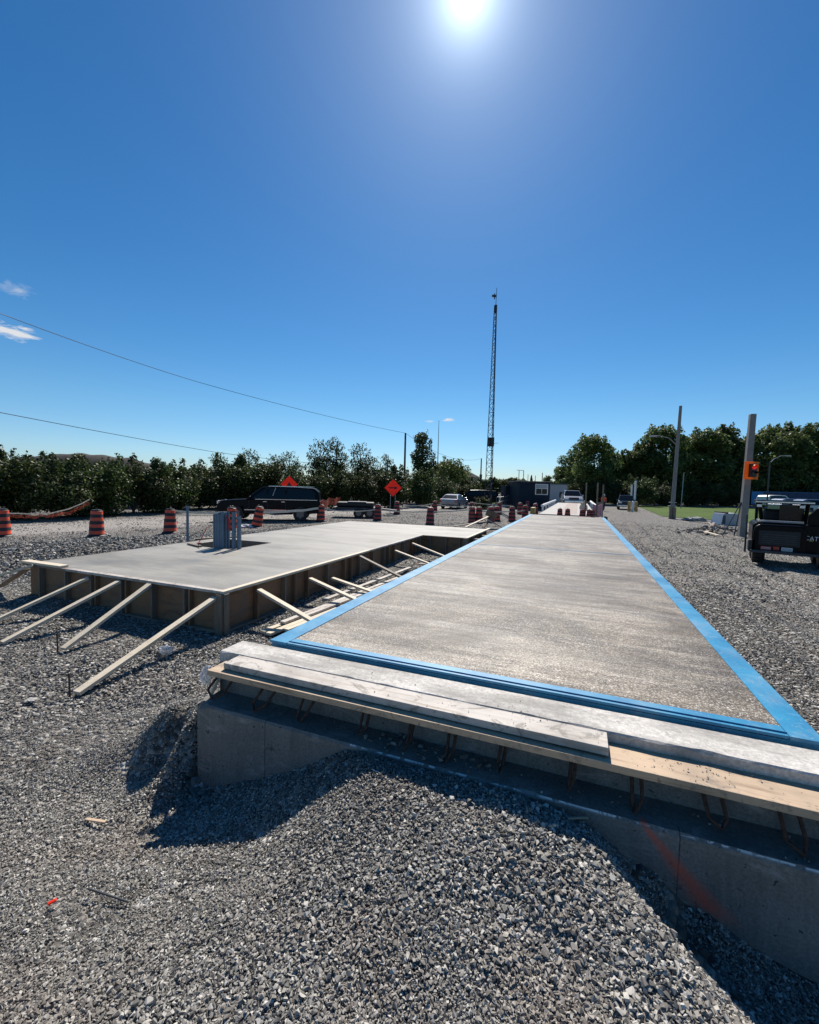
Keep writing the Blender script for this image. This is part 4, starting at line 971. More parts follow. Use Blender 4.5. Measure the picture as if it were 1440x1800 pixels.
MB().bb(-.46, .62, .22, .28, 1.25, 1.31).build('cover_rim', M['steel'], t, bevel=.01)
for i in range(9): MB().bb(-.42, .55, .36+i*.09, .40+i*.09, 1.29, 1.30).build('cover_slat', M['darksteel'], t)
MB().bb(-.74, .98, -.22, .0, .36, .44).build('rear_bumper', M['darksteel'], t, bevel=.015)
MB().bb(-.80, -.69, -.1, .4, .38, .72).build('bumper_end', M['black'], t, bevel=.02)
for x0, x1, zz, mt in ((-.46, -.18, .50, 'redbrown'), (-.13, .02, .51, 'redbrown'), (.08, .36, .50, 'white')):
    MB().bb(x0, x1, -.012, .0, zz-.05, zz+.05).build('warning_label', M[mt], t)
for i in range(4): MB().bb(-.44, -.2, -.0145, -.0125, .525-i*.018, .531-i*.018).build('label_text_line', M['white'], t)
for i in range(4): MB().bb(.10, .34, -.0145, -.0125, .525-i*.018, .531-i*.018).build('label_text_line', M['signblack'], t)
# cab: frame, roof, windows
def bar(a, b_, r=.045): return MB().tube([a, b_], r, 8).build('cab_post', M['carblack'], t, smooth=True)
bar((-.42, 1.1, 1.24), (-.50, .95, 1.83), .06); bar((.75, 1.1, 1.24), (.78, .95, 1.83), .06); bar((-.5, 2.2, 1.24), (-.5, 2.3, 1.83), .05); bar((.78, 2.2, 1.24), (.78, 2.3, 1.83), .05)
MB().bb(-.62, .92, .85, 2.45, 1.80, 1.90).build('cab_roof', M['carblack'], t, bevel=.03)
MB().bb(-.63, .93, .83, .86, 1.83, 1.87).build('roof_edge', M['chrome'], t)
MB().bb(.05, .70, 1.02, 1.04, 1.28, 1.78).build('rear_window', M['glass'], t)
MB().bb(-.35, .5, 1.5, 1.9, 1.24, 1.62).build('seat', M['black'], t, bevel=.08)
MB().box((-.52, .84, 1.73), (.14, .08, .09)).build('work_light', M['chrome'], t, bevel=.01)
MB().box((.62, .84, 1.73), (.14, .08, .09)).build('work_light', M['chrome'], t, bevel=.01)
# right flank: lift arm and cheek with white letters
MB().extr_y([(.72, .45), (.72, 1.5), (.95, 1.75), (1.45, 1.70), (1.6, 1.2), (1.6, .45)], .25, .42).build('lift_arm_tower', M['carblack'], t, bevel=.04)
cu = bpy.data.curves.new('maker_letters', 'FONT'); cu.body = 'CAT'; cu.size = .17; cu.extrude = .004; cu.align_x = 'CENTER'
to = bpy.data.objects.new('maker_letters', cu); C.objects.link(to); dg = bpy.context.evaluated_depsgraph_get()
me = bpy.data.meshes.new_from_object(to.evaluated_get(dg)); bpy.data.objects.remove(to)
me.materials.clear(); me.materials.append(M['white'])
lo = bpy.data.objects.new('letter_mark', me); C.objects.link(lo); lo.parent = t; lo.location = (.82, .178, .80); lo.rotation_euler = (PI/2, .06, 0)
MB().extr_y([(.76, .77), (.88, .77), (.82, .835)], .1795, .1835).build('triangle_mark', M['yellow'], t)
MB().tube([(-.86, .35, .3), (-.86, .35, 1.45)], .03, 8).build('side_pipe', M['darksteel'], t)
for x in (-.48, 1.25):
    b = MB().lathe([(.3, -.17), (.38, -.17), (.42, -.1), (.42, .1), (.38, .17), (.3, .17)], 22, axis='x')
    for k in range(18):
        th = k*2*PI/18; b.box((0, math.cos(th)*.42, math.sin(th)*.42), (.30, .05, .05), (th, 0, 0))
    w = b.build('tyre', M['black'], t, loc=(x, .62, .42)); 
    b = b.build('tyre', M['black'], t, loc=(x, 1.85, .42))

# ---------------------------------------------------------------- poles, lights, tower
def street_pole(px, py, D, ztop, label, lamp=None, wood_base=False, lean=0):
    p = gp(px, py); t = thing('street_lamp' if lamp else 'utility_pole', label, 'street lamp' if lamp else 'pole', (p.x, p.y, 0))
    MB().tube([(0, 0, 0), (lean, 0, ztop)], [.17, .11], 12).build('pole', M['pole'], t, smooth=True)
    if lamp:
        l = Vector(lamp); z = l.z
        MB().tube([(lean*.5, 0, z-.75), (l.x*.35, l.y*.35, z-.15), (l.x*.8, l.y*.8, z+.02), (l.x, l.y, z)], .035, 8).build('lamp_arm', M['steel'], t, smooth=True)
        MB().box((l.x-.15*np.sign(l.x or 1)*-1, l.y, z-.03), (.55, .18, .12)).build('lamp_head', M['grey'], t, bevel=.04)
    return t
t = street_pole(1181, 912, 35.7, 9.2, 'tall grey concrete pole with curved lamp arm at the edge of the lawn', lamp=(-1.62, -.55, 6.75), lean=.15)
MB().box((-.15, -.2, .5), (.22, .2, 1.0)).build('timber_stub', M['lumber2'], t)
MB().box((.12, -.2, .45), (.22, .2, .95)).build('timber_stub', M['lumber2'], t)
MB().box((0, -.02, 1.05), (.62, .42, .06)).build('clamp', M['steel'], t); MB().box((0, -.02, 1.35), (.5, .4, .05)).build('clamp', M['steel'], t)
p = gp(1304, 944); t = thing('signal_pole', 'square grey pole carrying the orange traffic light, with two struts', 'pole', (p.x, p.y, 0), .1)
o = MB(); 
vs = []; 
for z, w_, dx_ in ((0, .15, 0), (6.1, .125, .1)):
    vs += [(dx_-w_, -w_, z), (dx_+w_, -w_, z), (dx_+w_, w_, z), (dx_-w_, w_, z)]
o.add(vs, [(0, 3, 2, 1), (4, 5, 6, 7), (0, 1, 5, 4), (1, 2, 6, 5), (2, 3, 7, 6), (3, 0, 4, 7)]).build('pole', M['pole'], t, bevel=.02)
for x in (-.95, -.45): MB().tube([(-.12, 0, 1.75), (x, -.3, .05)], .025, 7).build('strut', M['darksteel'], t, smooth=True)
p2 = pD(1321, 827, 20.9); t2 = thing('traffic_light', 'orange traffic light with red lamp lit, fixed to the square pole', 'traffic light', (p2.x, p2.y, p2.z), YAW-.02)
MB().box((0, 0, 0), (.68, .04, .86)).build('backboard', M['traffic'], t2, bevel=.03)
MB().box((0, -.09, 0), (.30, .16, .64)).build('lamp_housing', M['blackband'], t2, bevel=.02)
for z, mt in ((.15, 'redlamp'), (-.15, 'glass')):
    MB().lathe([(.11, -.19), (.11, -.17)], 20, axis='y', c=(0, 0, z)).build('lamp_lens', M[mt], t2)
    b = MB()
    vs = []; n = 12
    for rr in (.125, .118):
        for yy in (-.17, -.31):
            for k in range(n+1):
                th = PI*k/n*1.0; vs.append((rr*math.cos(th), yy, z+rr*math.sin(th)))
    m1 = n+1
    fs = [(k, k+1, m1+k+1, m1+k) for k in range(n)]+[(2*m1+k+1, 2*m1+k, 3*m1+k, 3*m1+k+1) for k in range(n)]+[(m1+k, m1+k+1, 3*m1+k+1, 3*m1+k) for k in range(n)]
    b.add(vs, fs).build('visor', M['traffic'] if z > 0 else M['blackband'], t2, smooth=True)
p = gD(1197, 60); tag(MB().tube([(p.x, p.y, 0), (p.x+.1, p.y, 5.0)], .06, 8).build('thin_pole', M['steel'], smooth=True), 'thin steel pole standing on the lawn right of the lamp pole', 'pole')
p = gD(1347, 48); t = thing('street_lamp', 'slender dark street lamp with curved arm before the right trees', 'street lamp', (p.x, p.y, 0), YAW)
MB().tube([(0, 0, 0), (0, 0, 5.9)], .07, 8).build('pole', M['darksteel'], t, smooth=True)
MB().tube([(0, 0, 5.7), (.4, 0, 6.15), (1.1, 0, 6.5), (1.7, 0, 6.55)], .04, 8).build('lamp_arm', M['steel'], t, smooth=True)
MB().box((1.95, 0, 6.53), (.6, .2, .12)).build('lamp_head', M['grey'], t, bevel=.03)

def wpole(px, ytop, D, label, cross=False, r=.16):
    p = gD(px, D); zt_ = pD(px, ytop, D).z; t = thing('utility_pole', label, 'utility pole', (p.x, p.y, 0))
    MB().tube([(0, 0, 0), (0, 0, zt_)], [r, r*.75], 10).build('pole', M['bark'], t, smooth=True)
    if cross: MB().box((0, 0, zt_*.55), (.5, .4, .9)).build('transformer', M['darksteel'], t, bevel=.05)
    return Vector((p.x, p.y, zt_))
tp1 = wpole(710, 762, 60, 'dark timber pole rising left of the tall poplar-like tree'); tp2 = wpole(844, 806, 92, 'distant timber pole with transformer left of the lattice tower', True)
wpole(911, 826, 150, 'distant bare pole left of the spruce, above the navy shed', r=.14); wpole(952, 831, 150, 'distant bare pole above the booth roof at its right end', r=.16)
wpole(927, 834, 150, 'short distant pole tip above the middle of the booth roof', r=.12); wpole(940, 836, 150, 'shortest distant pole tip above the booth window', r=.12)
def wire(pts, r, label):
    out = []
    for i in range(len(pts)-1):
        a, b_, sag = Vector(pts[i][0]), Vector(pts[i+1][0]), pts[i][1]
        for k in range(14): t_ = k/14; q = a.lerp(b_, t_); q.z -= sag*4*t_*(1-t_); out.append(q)
    out.append(Vector(pts[-1][0]))
    tag(MB().tube(out, r, 5).build('overhead_wire', M['signblack'], smooth=True), label, 'wire')
P0 = pD(0, 550, 20); dirw = (tp1-P0)
W1 = [(tp1, 0), ]
A0 = pD(-400, 430, 14)
wire([(A0, 0), (pD(0, 551, 22), .12), (pD(350, 672, 36), .25), (tp1, .0)], .018, 'upper overhead wire sweeping from the top left to the timber pole')
wire([(tp1, 1.6), (tp2, 0)], .02, 'far overhead wire sagging between the two timber poles')
wire([(pD(-300, 690, 16), 0), (pD(0, 725, 22), .05), (pD(380, 795, 40), .3), (gD(712, 60, 4.6), 0)], .018, 'lower overhead wire dipping behind the hedge')

def lattice_tower(p, h, w0, w1, label):
    t = thing('lattice_tower', label, 'tower', p, .5)
    def corner(k, z):
        w_ = w0+(w1-w0)*z/h; a = 2*PI*k/3+PI/6; return Vector((w_*.58*math.cos(a), w_*.58*math.sin(a), z))
    for k in range(3): MB().tube([corner(k, 0), corner(k, h)], .045, 6).build('leg', M['darksteel'], t)
    b = MB(); z = .0; i = 0
    while z < h-.2:
        st = .72; z2 = min(h, z+st)
        for k in range(3):
            k2 = (k+1) % 3
            b.tube([corner(k, z), corner(k2, z2)] if i % 2 else [corner(k2, z), corner(k, z2)], .024, 4)
            if i % 2 == 0: b.tube([corner(k, z2), corner(k2, z2)], .024, 4)
        z = z2; i += 1
    b.build('bracing', M['darksteel'], t)
    MB().box((0, 0, 7.45), (.62, .5, 1.0)).build('equipment_box', M['black'], t)
    MB().tube([(.3, 0, 7.3), (.9, 0, 7.4)], .03).build('side_arm', M['darksteel'], t)
    MB().box((0, 0, h-.4), (.26, .26, .8)).build('top_box', M['black'], t)
    MB().tube([(0, 0, h), (.05, 0, h+1.9)], .03, 6).build('antenna', M['darksteel'], t)
    MB().box((-.22, 0, h+1.0), (.5, .2, .18)).build('antenna_array', M['darksteel'], t); MB().box((-.18, 0, h+.95), (.1, .1, .6)).build('antenna_array', M['darksteel'], t)
    return t
p = gD(859, 50); top = pD(871, 545, 50)
lattice_tower((p.x, p.y, 0), top.z, .86, .26, 'tall slim lattice radio tower rising left of the navy booth')
p = gD(768, 120, 0); zt_ = pD(769, 740, 120).z
t = thing('guyed_mast', 'very thin distant mast between the tall tree and the lattice tower', 'mast', (p.x, p.y, 0))
MB().tube([(0, 0, 0), (0, 0, zt_*.45)], .22, 6).build('lower_section', M['white'], t); MB().tube([(0, 0, zt_*.45), (0, 0, zt_)], [.14, .06], 6).build('upper_section', M['steel'], t)
p = gD(947, 140); t = thing('street_lamp', 'distant inverted L lamp post behind the booth roof', 'street lamp', (p.x, p.y, 0), YAW)
zt_ = pD(919, 827, 140).z
p_ = gD(919, 140); t.location = (p_.x, p_.y, 0)
MB().tube([(0, 0, 0), (0, 0, zt_)], .12, 6).build('pole', M['steel'], t); MB().tube([(0, 0, zt_), (-2.3, 0, zt_+.1)], .1, 6).build('lamp_arm', M['steel'], t)

# ---------------------------------------------------------------- booth, ramps, buildings
p = gD(939, 45); t = thing('scale_booth', 'navy blue cabin with white shuttered sliding window beside the far scale', 'booth', (p.x, p.y, 0), YAW-.02)
MB().bb(-1.62, 1.5, 0, 5, .25, 2.85).build('wall', M['navy'], t); 
MB().bb(-1.75, 1.66, -.12, 5.1, 2.853, 3.0).build('roof', M['darksteel'], t, bevel=.02)
w = MB().bb(0.02, 1.34, -.05, -.002, 1.60, 2.72).build('window', M['white'], t)
MB().bb(.10, 1.26, -.07, -.052, 2.28, 2.66).build('roller_shutter', M['grey'], w)
for x0, x1 in ((.12, .66), (.72, 1.24)): MB().bb(x0, x1, -.066, -.052, 1.68, 2.22).build('pane', M['glass'], w)
MB().bb(1.502, 1.56, -.02, .1, .25, 2.85).build('corner_trim', M['contblue'], t)
MB().bb(-1.5, 1.4, .1, 4.9, 0, .248).build('skid_base', M['darksteel'], t)
p = gD(905, 50); t = thing('shed', 'small dark navy shed half hidden left of the booth', 'shed', (p.x, p.y, 0), YAW)
MB().bb(-1.1, 1.2, 0, 3, 0, 2.45).build('wall', M['navy'], t); MB().bb(.5, 1.1, -.03, -.002, 1.9, 2.15).build('vent', M['white'], t); MB().bb(-1.2, 1.3, -.1, 3.1, 2.453, 2.55).build('roof', M['darksteel'], t)
p = gD(984, 58); t = thing('site_office', 'pale grey prefabricated building between booth and white SUV', 'building', (p.x, p.y, 0), YAW)
MB().bb(-1.6, .9, 0, 6, 0, 2.9).build('wall', M['grey'], t); MB().bb(-1.7, 1.0, -.1, 6.1, 2.903, 3.05).build('roof', M['darksteel'], t); MB().bb(-.1, .25, -.03, -.002, 1.1, 1.9).build('window', M['glass'], t)
# access ramp with railings, left of the booth
def railing(pts, h, label, t=None, n=10, mat='white'):
    b = MB()
    for a, c in zip(pts[:-1], pts[1:]):
        a, c = Vector(a), Vector(c)
        for dz in (h, h*.5): b.tube([a+Vector((0, 0, dz)), c+Vector((0, 0, dz))], .03 if dz == h else .018, 6)
        for i in range(n+1): q = a.lerp(c, i/n); b.tube([q, q+Vector((0, 0, h))], .025, 5)
    return b
t = thing('access_ramp', 'white ramp with steel handrails climbing to the booth door', 'ramp', tuple(gD(898, 50)), YAW)
b = MB(); b.extr_y([(-1.4, 0), (1.0, 0), (1.0, .62), (-1.4, .1)], 0, 1.3).build('ramp_slab', M['white'], t)
for y in (-.06, 1.36): railing([(-1.4, y, .12), (.9, y, .62)], 1.0, '').build('railing', M['steel'], t)
MB().extr_y([(-1.8, 0), (.6, 0), (.6, .8), (-1.8, .1)], 2.4, 3.4).build('ramp_slab', M['white'], t)
railing([(-1.8, 2.35, .15), (.6, 2.35, .8)], 1.0, '').build('railing', M['chrome'], t)
MB().bb(-2.6, -1.5, 0.2, 2.2, .0, .06).build('landing', M['far_concrete'], t)
tag(railing([tuple(gD(866, 52)), tuple(gD(893, 52))], 1.15, '', n=7).build('guard_railing', M['steel']), 'low steel railing between the tower foot and the ramp', 'railing')
p = gD(872, 75, 0); q = gD(905, 75, 0); q0 = gD(828, 75)
tag(railing([tuple(q0), tuple(q)], 1.35, '', n=4).build('guard_railing', M['far_concrete']), 'long pale rail far behind the tower foot', 'railing')
# old scale beyond
t = thing('old_scale_deck', 'older white concrete scale deck running on beyond the blue one', 'scale deck', (-.35, 23.3, 0))
MB().bb(-1.5, 1.25, 0, 23, .5, .87).build('deck_slab', M['far_concrete'], t)
MB().bb(-.55, .35, 1, 22.5, .8705, .8735).build('tyre_track', concrete('tyre stained concrete', (.20, .13, .10), (.42, .36, .32), .6, .8, 30), t)
for s, x in ((-1, -1.72), (1, 1.5)):
    b = MB()
    for y in range(5, 22, 3): b.box((x, y+.6, .80), (.12, .12, .6))
    b.tube([(x, 5, 1.12), (x, 22, 1.12)], .085, 10); b.build('guard_rail', M['white'], t, smooth=True)
MB().bb(-2.0, -1.78, .6, 1.5, 0, 1.15).build('end_block', M['yellow'], t, bevel=.03)
tr = MB().add([(-2., 46.3, .0), (1.4, 46.3, .0), (1.4, 46.3, .868), (-2., 46.3, .868), (-2., 56, .0), (1.4, 56, 0)], [(0, 1, 2, 3), (3, 2, 5, 4), (0, 3, 4), (1, 5, 2), (0, 4, 5, 1)]).build('approach_ramp', M['far_concrete']); struct(tr)
# three tall posts with pink mesh
for i, (px, yt, D, lab) in enumerate(((1027, 848, 21.6, 'left thin post of the three at the far deck end'), (1047, 848, 21.6, 'middle thin post of the three at the far deck end'), (1057, 852, 21.9, 'right thin post of the three, beside the walking worker'))):
    p = gD(px, D); zt_ = pD(px, yt, D).z
    tag(MB().box((0, 0, zt_/2), (.07, .07, zt_)).build('thin_post', M['lumber2'], loc=(p.x, p.y, 0)), lab, 'post', 'tall posts at the far deck end')
a, b_ = gD(1040, 21.7), gD(1057, 21.85)
ribbon((a.x, a.y, 1.2), (b_.x, b_.y, 1.22), .12, .62, M['pinkmesh'], 'pink mesh hung between the tall posts', 'mesh_panel', 'mesh', seed=5)
a, b_ = gD(1018, 22.2), gD(1030, 21.8)
crumple('crumpled_sheet', 'crumpled cream sheet at the foot of the left tall post', (a.x*.5+b_.x*.5, a.y*.5+b_.y*.5, 1.25), (.14, .12, .32), M['tape'], 8, 'sheet')

# bollards and posts right
for (px, D, h, r, mt, lab) in ((1106, 47, 1.1, .16, 'yellow', 'ochre bollard in front of the blue car'), (1112, 46.5, 1.15, .12, 'white', 'white bollard between the ochre ones'), (1118, 47.5, 1.1, .16, 'yellow', 'ochre bollard at the edge of the lawn')):
    p = gD(px, D); tag(MB().lathe([(r, 0), (r, h-.1), (r*.8, h-.02), (r*.3, h)], 14).build('bollard', M[mt], smooth=True, loc=(p.x, p.y, 0)), lab, 'bollard')
for (px, yt, D, lab) in ((1115, 845, 52, 'tall white post behind the bollards'), (1109, 852, 62, 'second post of the receding row behind the blue car'), (1104, 855, 72, 'third post of the receding row behind the blue car'), (1100, 858, 82, 'farthest post of the receding row')):
    p = gD(px, D); zt_ = pD(px, yt, D).z; tag(MB().box((0, 0, zt_/2), (.2, .2, zt_)).build('tall_post', M['white'], loc=(p.x, p.y, 0)), lab, 'post', 'receding white posts')
# white cabinet, rubble
p = gD(1274, 30.2); t = thing('tipped_cabinet', 'white appliance cabinet tipped on the gravel at the lawn edge', 'cabinet', (p.x, p.y, 0), YAW+.15)
MB().extr_y([(-.62, 0), (.72, 0), (.72, .78), (-.42, .82)], -.4, .5).build('cabinet_body', M['grey'], t, bevel=.03)
MB().add([(-.66, -.38, .04), (-.66, .48, .04), (-.47, .48, .78), (-.47, -.38, .78), (-.69, -.38, .05), (-.69, .48, .05), (-.50, .48, .79), (-.50, -.38, .79)], [(0, 1, 2, 3), (7, 6, 5, 4), (0, 4, 5, 1), (1, 5, 6, 2), (2, 6, 7, 3), (3, 7, 4, 0)]).build('cabinet_door', M['white'], t)
MB().bb(-.36, -.2, -.44, .54, .80, .90).build('strap', M['black'], t); MB().bb(-.3, .6, -.3, .4, .79, .83).build('top_sheet', M['white'], t)
MB().bb(-.58, -.36, -.415, -.40, .1, .66).build('side_vent', M['darksteel'], t)
p = gD(1222, 33.5); crumple('concrete_chunk', 'flat broken concrete chunk on the lawn edge left of the cabinet', (p.x, p.y, .12), (.75, .35, .2), M['far_concrete'], 12, 'concrete chunk')
rx, ry, rs = [], [], []
p = gp(1262, 936)
for i in range(260):
    a = rnd.gauss(0, 1.0); c = rnd.gauss(0, .55); rx.append(p.x+a*r0[0]+c*-r0[1]); ry.append(p.y+a*r0[1]+c*r0[0]); rs.append(rnd.uniform(.05, .17))
rx, ry, rs = map(np.array, (rx, ry, rs)); dd = np.hypot(rx-p.x, ry-p.y)
stones('rubble_heap', rx, ry, np.clip(.38-dd*.25, 0, .4)+rs*.2, rs, TPL, M['rubble'])
for i, (a, c, lab) in enumerate((((1238, 938), (1262, 944), 'pale broken plank in front of the rubble heap'), ((1244, 925), (1262, 933), 'grey plank sticking out of the rubble heap'), ((1255, 926), (1240, 941), 'dark plank leaning across the rubble heap'))):
    A_, B2 = gp(*a), gp(*c); loose_board((A_.x, A_.y, .12+.15*(i > 0)), (B2.x, B2.y, .08), .14, .05, M['lumber'] if i == 0 else M['lumber2'], lab, 'plank', name='plank')

# container and far wall
a = gD(1320, 80, .3); t = thing('shipping_container', 'long dark blue container with a bright blue end under the right trees', 'container', (a.x, a.y, .3), YAW-.08)
MB().bb(0, 24, 0, 2.4, .1, 2.5).build('body', M['contblue'], t)
MB().bb(.0, 2.0, -.02, -.003, .15, 2.45).build('bright_panel', M['contbright'], t)
b = MB()
for i in range(60): b.bb(2.6+i*.35, 2.75+i*.35, -.06, -.002, .2, 2.45)
b.build('corrugation', M['contblue'], t); MB().bb(-.05, 24.05, -.08, 2.45, 2.503, 2.57).build('top_rail', M['contbright'], t)
tag(MB().bb(0, 4.6, 0, .5, 0, .9).build('low_wall', M['far_concrete'], loc=(a.x-1.8, a.y-14, .0)), 'low pale concrete wall left of the parked white pickup', 'wall')
bpy.data.objects[-1] if False else None

# house behind the bushes
p = gD(795, 88); t = thing('house', 'house with dark hipped roof showing over the pale green tree', 'house', (p.x, p.y, 0), YAW)
MB().bb(-5, 5, 0, 8, 0, 4.4).build('wall', M['far_concrete'], t)
MB().add([(-5.6, -.6, 4.3), (5.6, -.6, 4.3), (5.6, 8.6, 4.3), (-5.6, 8.6, 4.3), (-2, 4, 7.6), (-.5, 4, 7.6)], [(0, 1, 5, 4), (1, 2, 5), (2, 3, 4, 5), (3, 0, 4), (3, 2, 1, 0)]).build('roof', M['roof'], t)

# lawn, road beyond
def sheet(name, pts, z, mat, sub=24, hfun=None):
    (x0, y0), (x1, y1), (x2, y2), (x3, y3) = pts; V = []
    for j in range(sub+1):
        for i in range(sub+1):
            u, v = i/sub, j/sub
            x = (x0*(1-u)+x1*u)*(1-v)+(x3*(1-u)+x2*u)*v; y = (y0*(1-u)+y1*u)*(1-v)+(y3*(1-u)+y2*u)*v
            V.append((x, y, z+(hfun(x, y, u, v) if hfun else 0)))
    I = np.arange((sub+1)**2).reshape(sub+1, sub+1)
    return struct(npmesh(name, V, np.stack([I[:-1, :-1], I[:-1, 1:], I[1:, 1:], I[1:, :-1]], -1).reshape(-1, 4), mat, smooth=True))
g0, g1, g2, g3_ = gp(1122, 890), gp(1180, 909), gp(1330, 930), gp(1640, 960)
def lawn_h(x, y, u, v): return .45*math.sin(PI*min(1, v*1.3))*max(0, min(1, u*2.))*min(1, v*8)
a0, a1, b1, b0 = gp(1165, 908), gp(1900, 985), (75., 110.), (8.5, 76.)
sheet('lawn', [(a0.x, a0.y), (a1.x+6, a1.y+8), b1, b0], .03, M['grass'], 40, lawn_h)
sheet('far_road', [(7.5, 80), (80, 118), (84, 124), (8, 84)], .06, M['far_concrete'], 6)
sheet('verge_grass', [(gD(905, 58).x, gD(905, 58).y), (gD(840, 62).x, gD(840, 62).y), (gD(815, 120).x, gD(815, 120).y), (gD(905, 120).x, gD(905, 120).y)], .03, M['grass'], 8)

# person
def skin_body(name, verts, edges, rad, mat, parent, sub=2):
    me = bpy.data.meshes.new(name); me.from_pydata(verts, edges, []); me.materials.append(mat)
    o = bpy.data.objects.new(name, me); C.objects.link(o); o.parent = parent
    s = o.modifiers.new('Skin', 'SKIN'); s.use_smooth_shade = True
    for i, r in enumerate(rad):
        me.skin_vertices[0].data[i].radius = (r, r) if isinstance(r, float) else r
    me.skin_vertices[0].data[0].use_root = True
    u = o.modifiers.new('Sub', 'SUBSURF'); u.levels = u.render_levels = sub; return o
p = gD(1060.5, 46.8); t = thing('person', 'worker in orange top and dark trousers walking on the gravel right of the deck', 'person', (p.x, p.y, 0), YAW)
V_ = [(0, 0, .95), (0, 0, 1.2), (0, 0, 1.42), (0, 0, 1.52), (0, -.01, 1.60), (0, -.01, 1.74), (-.19, 0, 1.42), (-.27, -.02, 1.15), (-.24, -.12, .93), (.19, 0, 1.42), (.27, .02, 1.15), (.25, -.08, .93), (-.10, 0, .9), (-.11, -.10, .50), (-.11, -.04, .08), (-.11, -.16, .03), (.10, 0, .9), (.11, .04, .50), (.11, .16, .10), (.11, .06, .03),
      (-.235, -.15, .86), (.245, -.11, .86)]
E_ = [(0, 1), (1, 2), (2, 3), (3, 4), (4, 5), (2, 6), (6, 7), (7, 8), (2, 9), (9, 10), (10, 11), (0, 12), (12, 13), (13, 14), (14, 15), (0, 16), (16, 17), (17, 18), (18, 19), (8, 20), (11, 21)]
R_ = [.13, .14, .15, .06, .085, .08, .06, .045, .03, .06, .045, .03, .085, .06, .045, .04, .085, .06, .045, .04, .035, .035]
skin_body('body', V_, E_, [float(r) for r in R_], M['skin'], t)
skin_body('orange_top', [V_[i] for i in (0, 1, 2, 6, 7, 9, 10)], [(0, 1), (1, 2), (2, 3), (3, 4), (2, 5), (5, 6)], [.15, .165, .17, .085, .07, .085, .07], M['vest'], t)
skin_body('trousers', [V_[i] for i in (0, 12, 13, 14, 16, 17, 18)], [(0, 1), (1, 2), (2, 3), (0, 4), (4, 5), (5, 6)], [.15, .105, .08, .065, .105, .08, .065], M['trouser'], t)
MB().lathe([(.14, 1.68), (.115, 1.70), (.10, 1.78), (.05, 1.83), (.01, 1.84)], 14, c=(0, -.01, 0)).build('hard_hat', M['white'], t, smooth=True)

# dirt pile behind the left hedge
bm = bmesh.new()
pc = gD(140, 58); vs = []; n1, n2 = 60, 14
def hill(u, v):
    k = math.sin(PI*u)**.35*math.sin(PI*v)**.7; return k*(5.45+.4*mnoise.noise(Vector((u*5, v*3, 0)))+.3*mnoise.noise(Vector((u*17, v*9, 2))))
V_ = []
for j in range(n2+1):
    for i in range(n1+1):
        u, v = i/n1, j/n2; a = (u-.5)*30; c = (v-.5)*10
        V_.append((pc.x+a*r0[0]-c*r0[1], pc.y+a*r0[1]+c*r0[0], hill(u, v)-.1))
I = np.arange((n1+1)*(n2+1)).reshape(n2+1, n1+1)
o = npmesh('dirt_pile', V_, np.stack([I[:-1, :-1], I[:-1, 1:], I[1:, 1:], I[1:, :-1]], -1).reshape(-1, 4), M['soil'], smooth=True); struct(o)

# ---------------------------------------------------------------- vegetation
def leaves(blobs, n, size, seed, shell=.55):
    """blobs: (x,y,z,rx,ry,rz); returns quads filling the blobs' outer volume"""
    r = np.random.default_rng(seed); B = np.array(blobs); vol = B[:, 3]*B[:, 4]*B[:, 5]; w = vol**.72; w /= w.sum()
    k = r.choice(len(B), n, p=w); d = r.normal(size=(n, 3)); d /= np.linalg.norm(d, axis=1)[:, None]
    rad = shell+(1-shell)*r.random(n)**.6; rad *= 1+.22*r.normal(size=n)*.6
    P = B[k, :3]+d*rad[:, None]*B[k, 3:6]
    nrm = d*.6+r.normal(size=(n, 3))*.7+np.array([0, 0, .35]); nrm /= np.linalg.norm(nrm, axis=1)[:, None]
    a = np.cross(nrm, r.normal(size=(n, 3))); a /= np.linalg.norm(a, axis=1)[:, None]; b = np.cross(nrm, a)
    s = size*(.6+.8*r.random(n))[:, None]
    Vq = np.stack([P-a*s*.5, P+b*s*.32, P+a*s*.55, P-b*s*.32], 1).reshape(-1, 3); Vq[:, 2] = np.maximum(Vq[:, 2], .02)
    tint = np.clip(.45+.22*r.normal(size=n), 0, 1)
    return Vq, np.arange(4*n).reshape(n, 4), tint
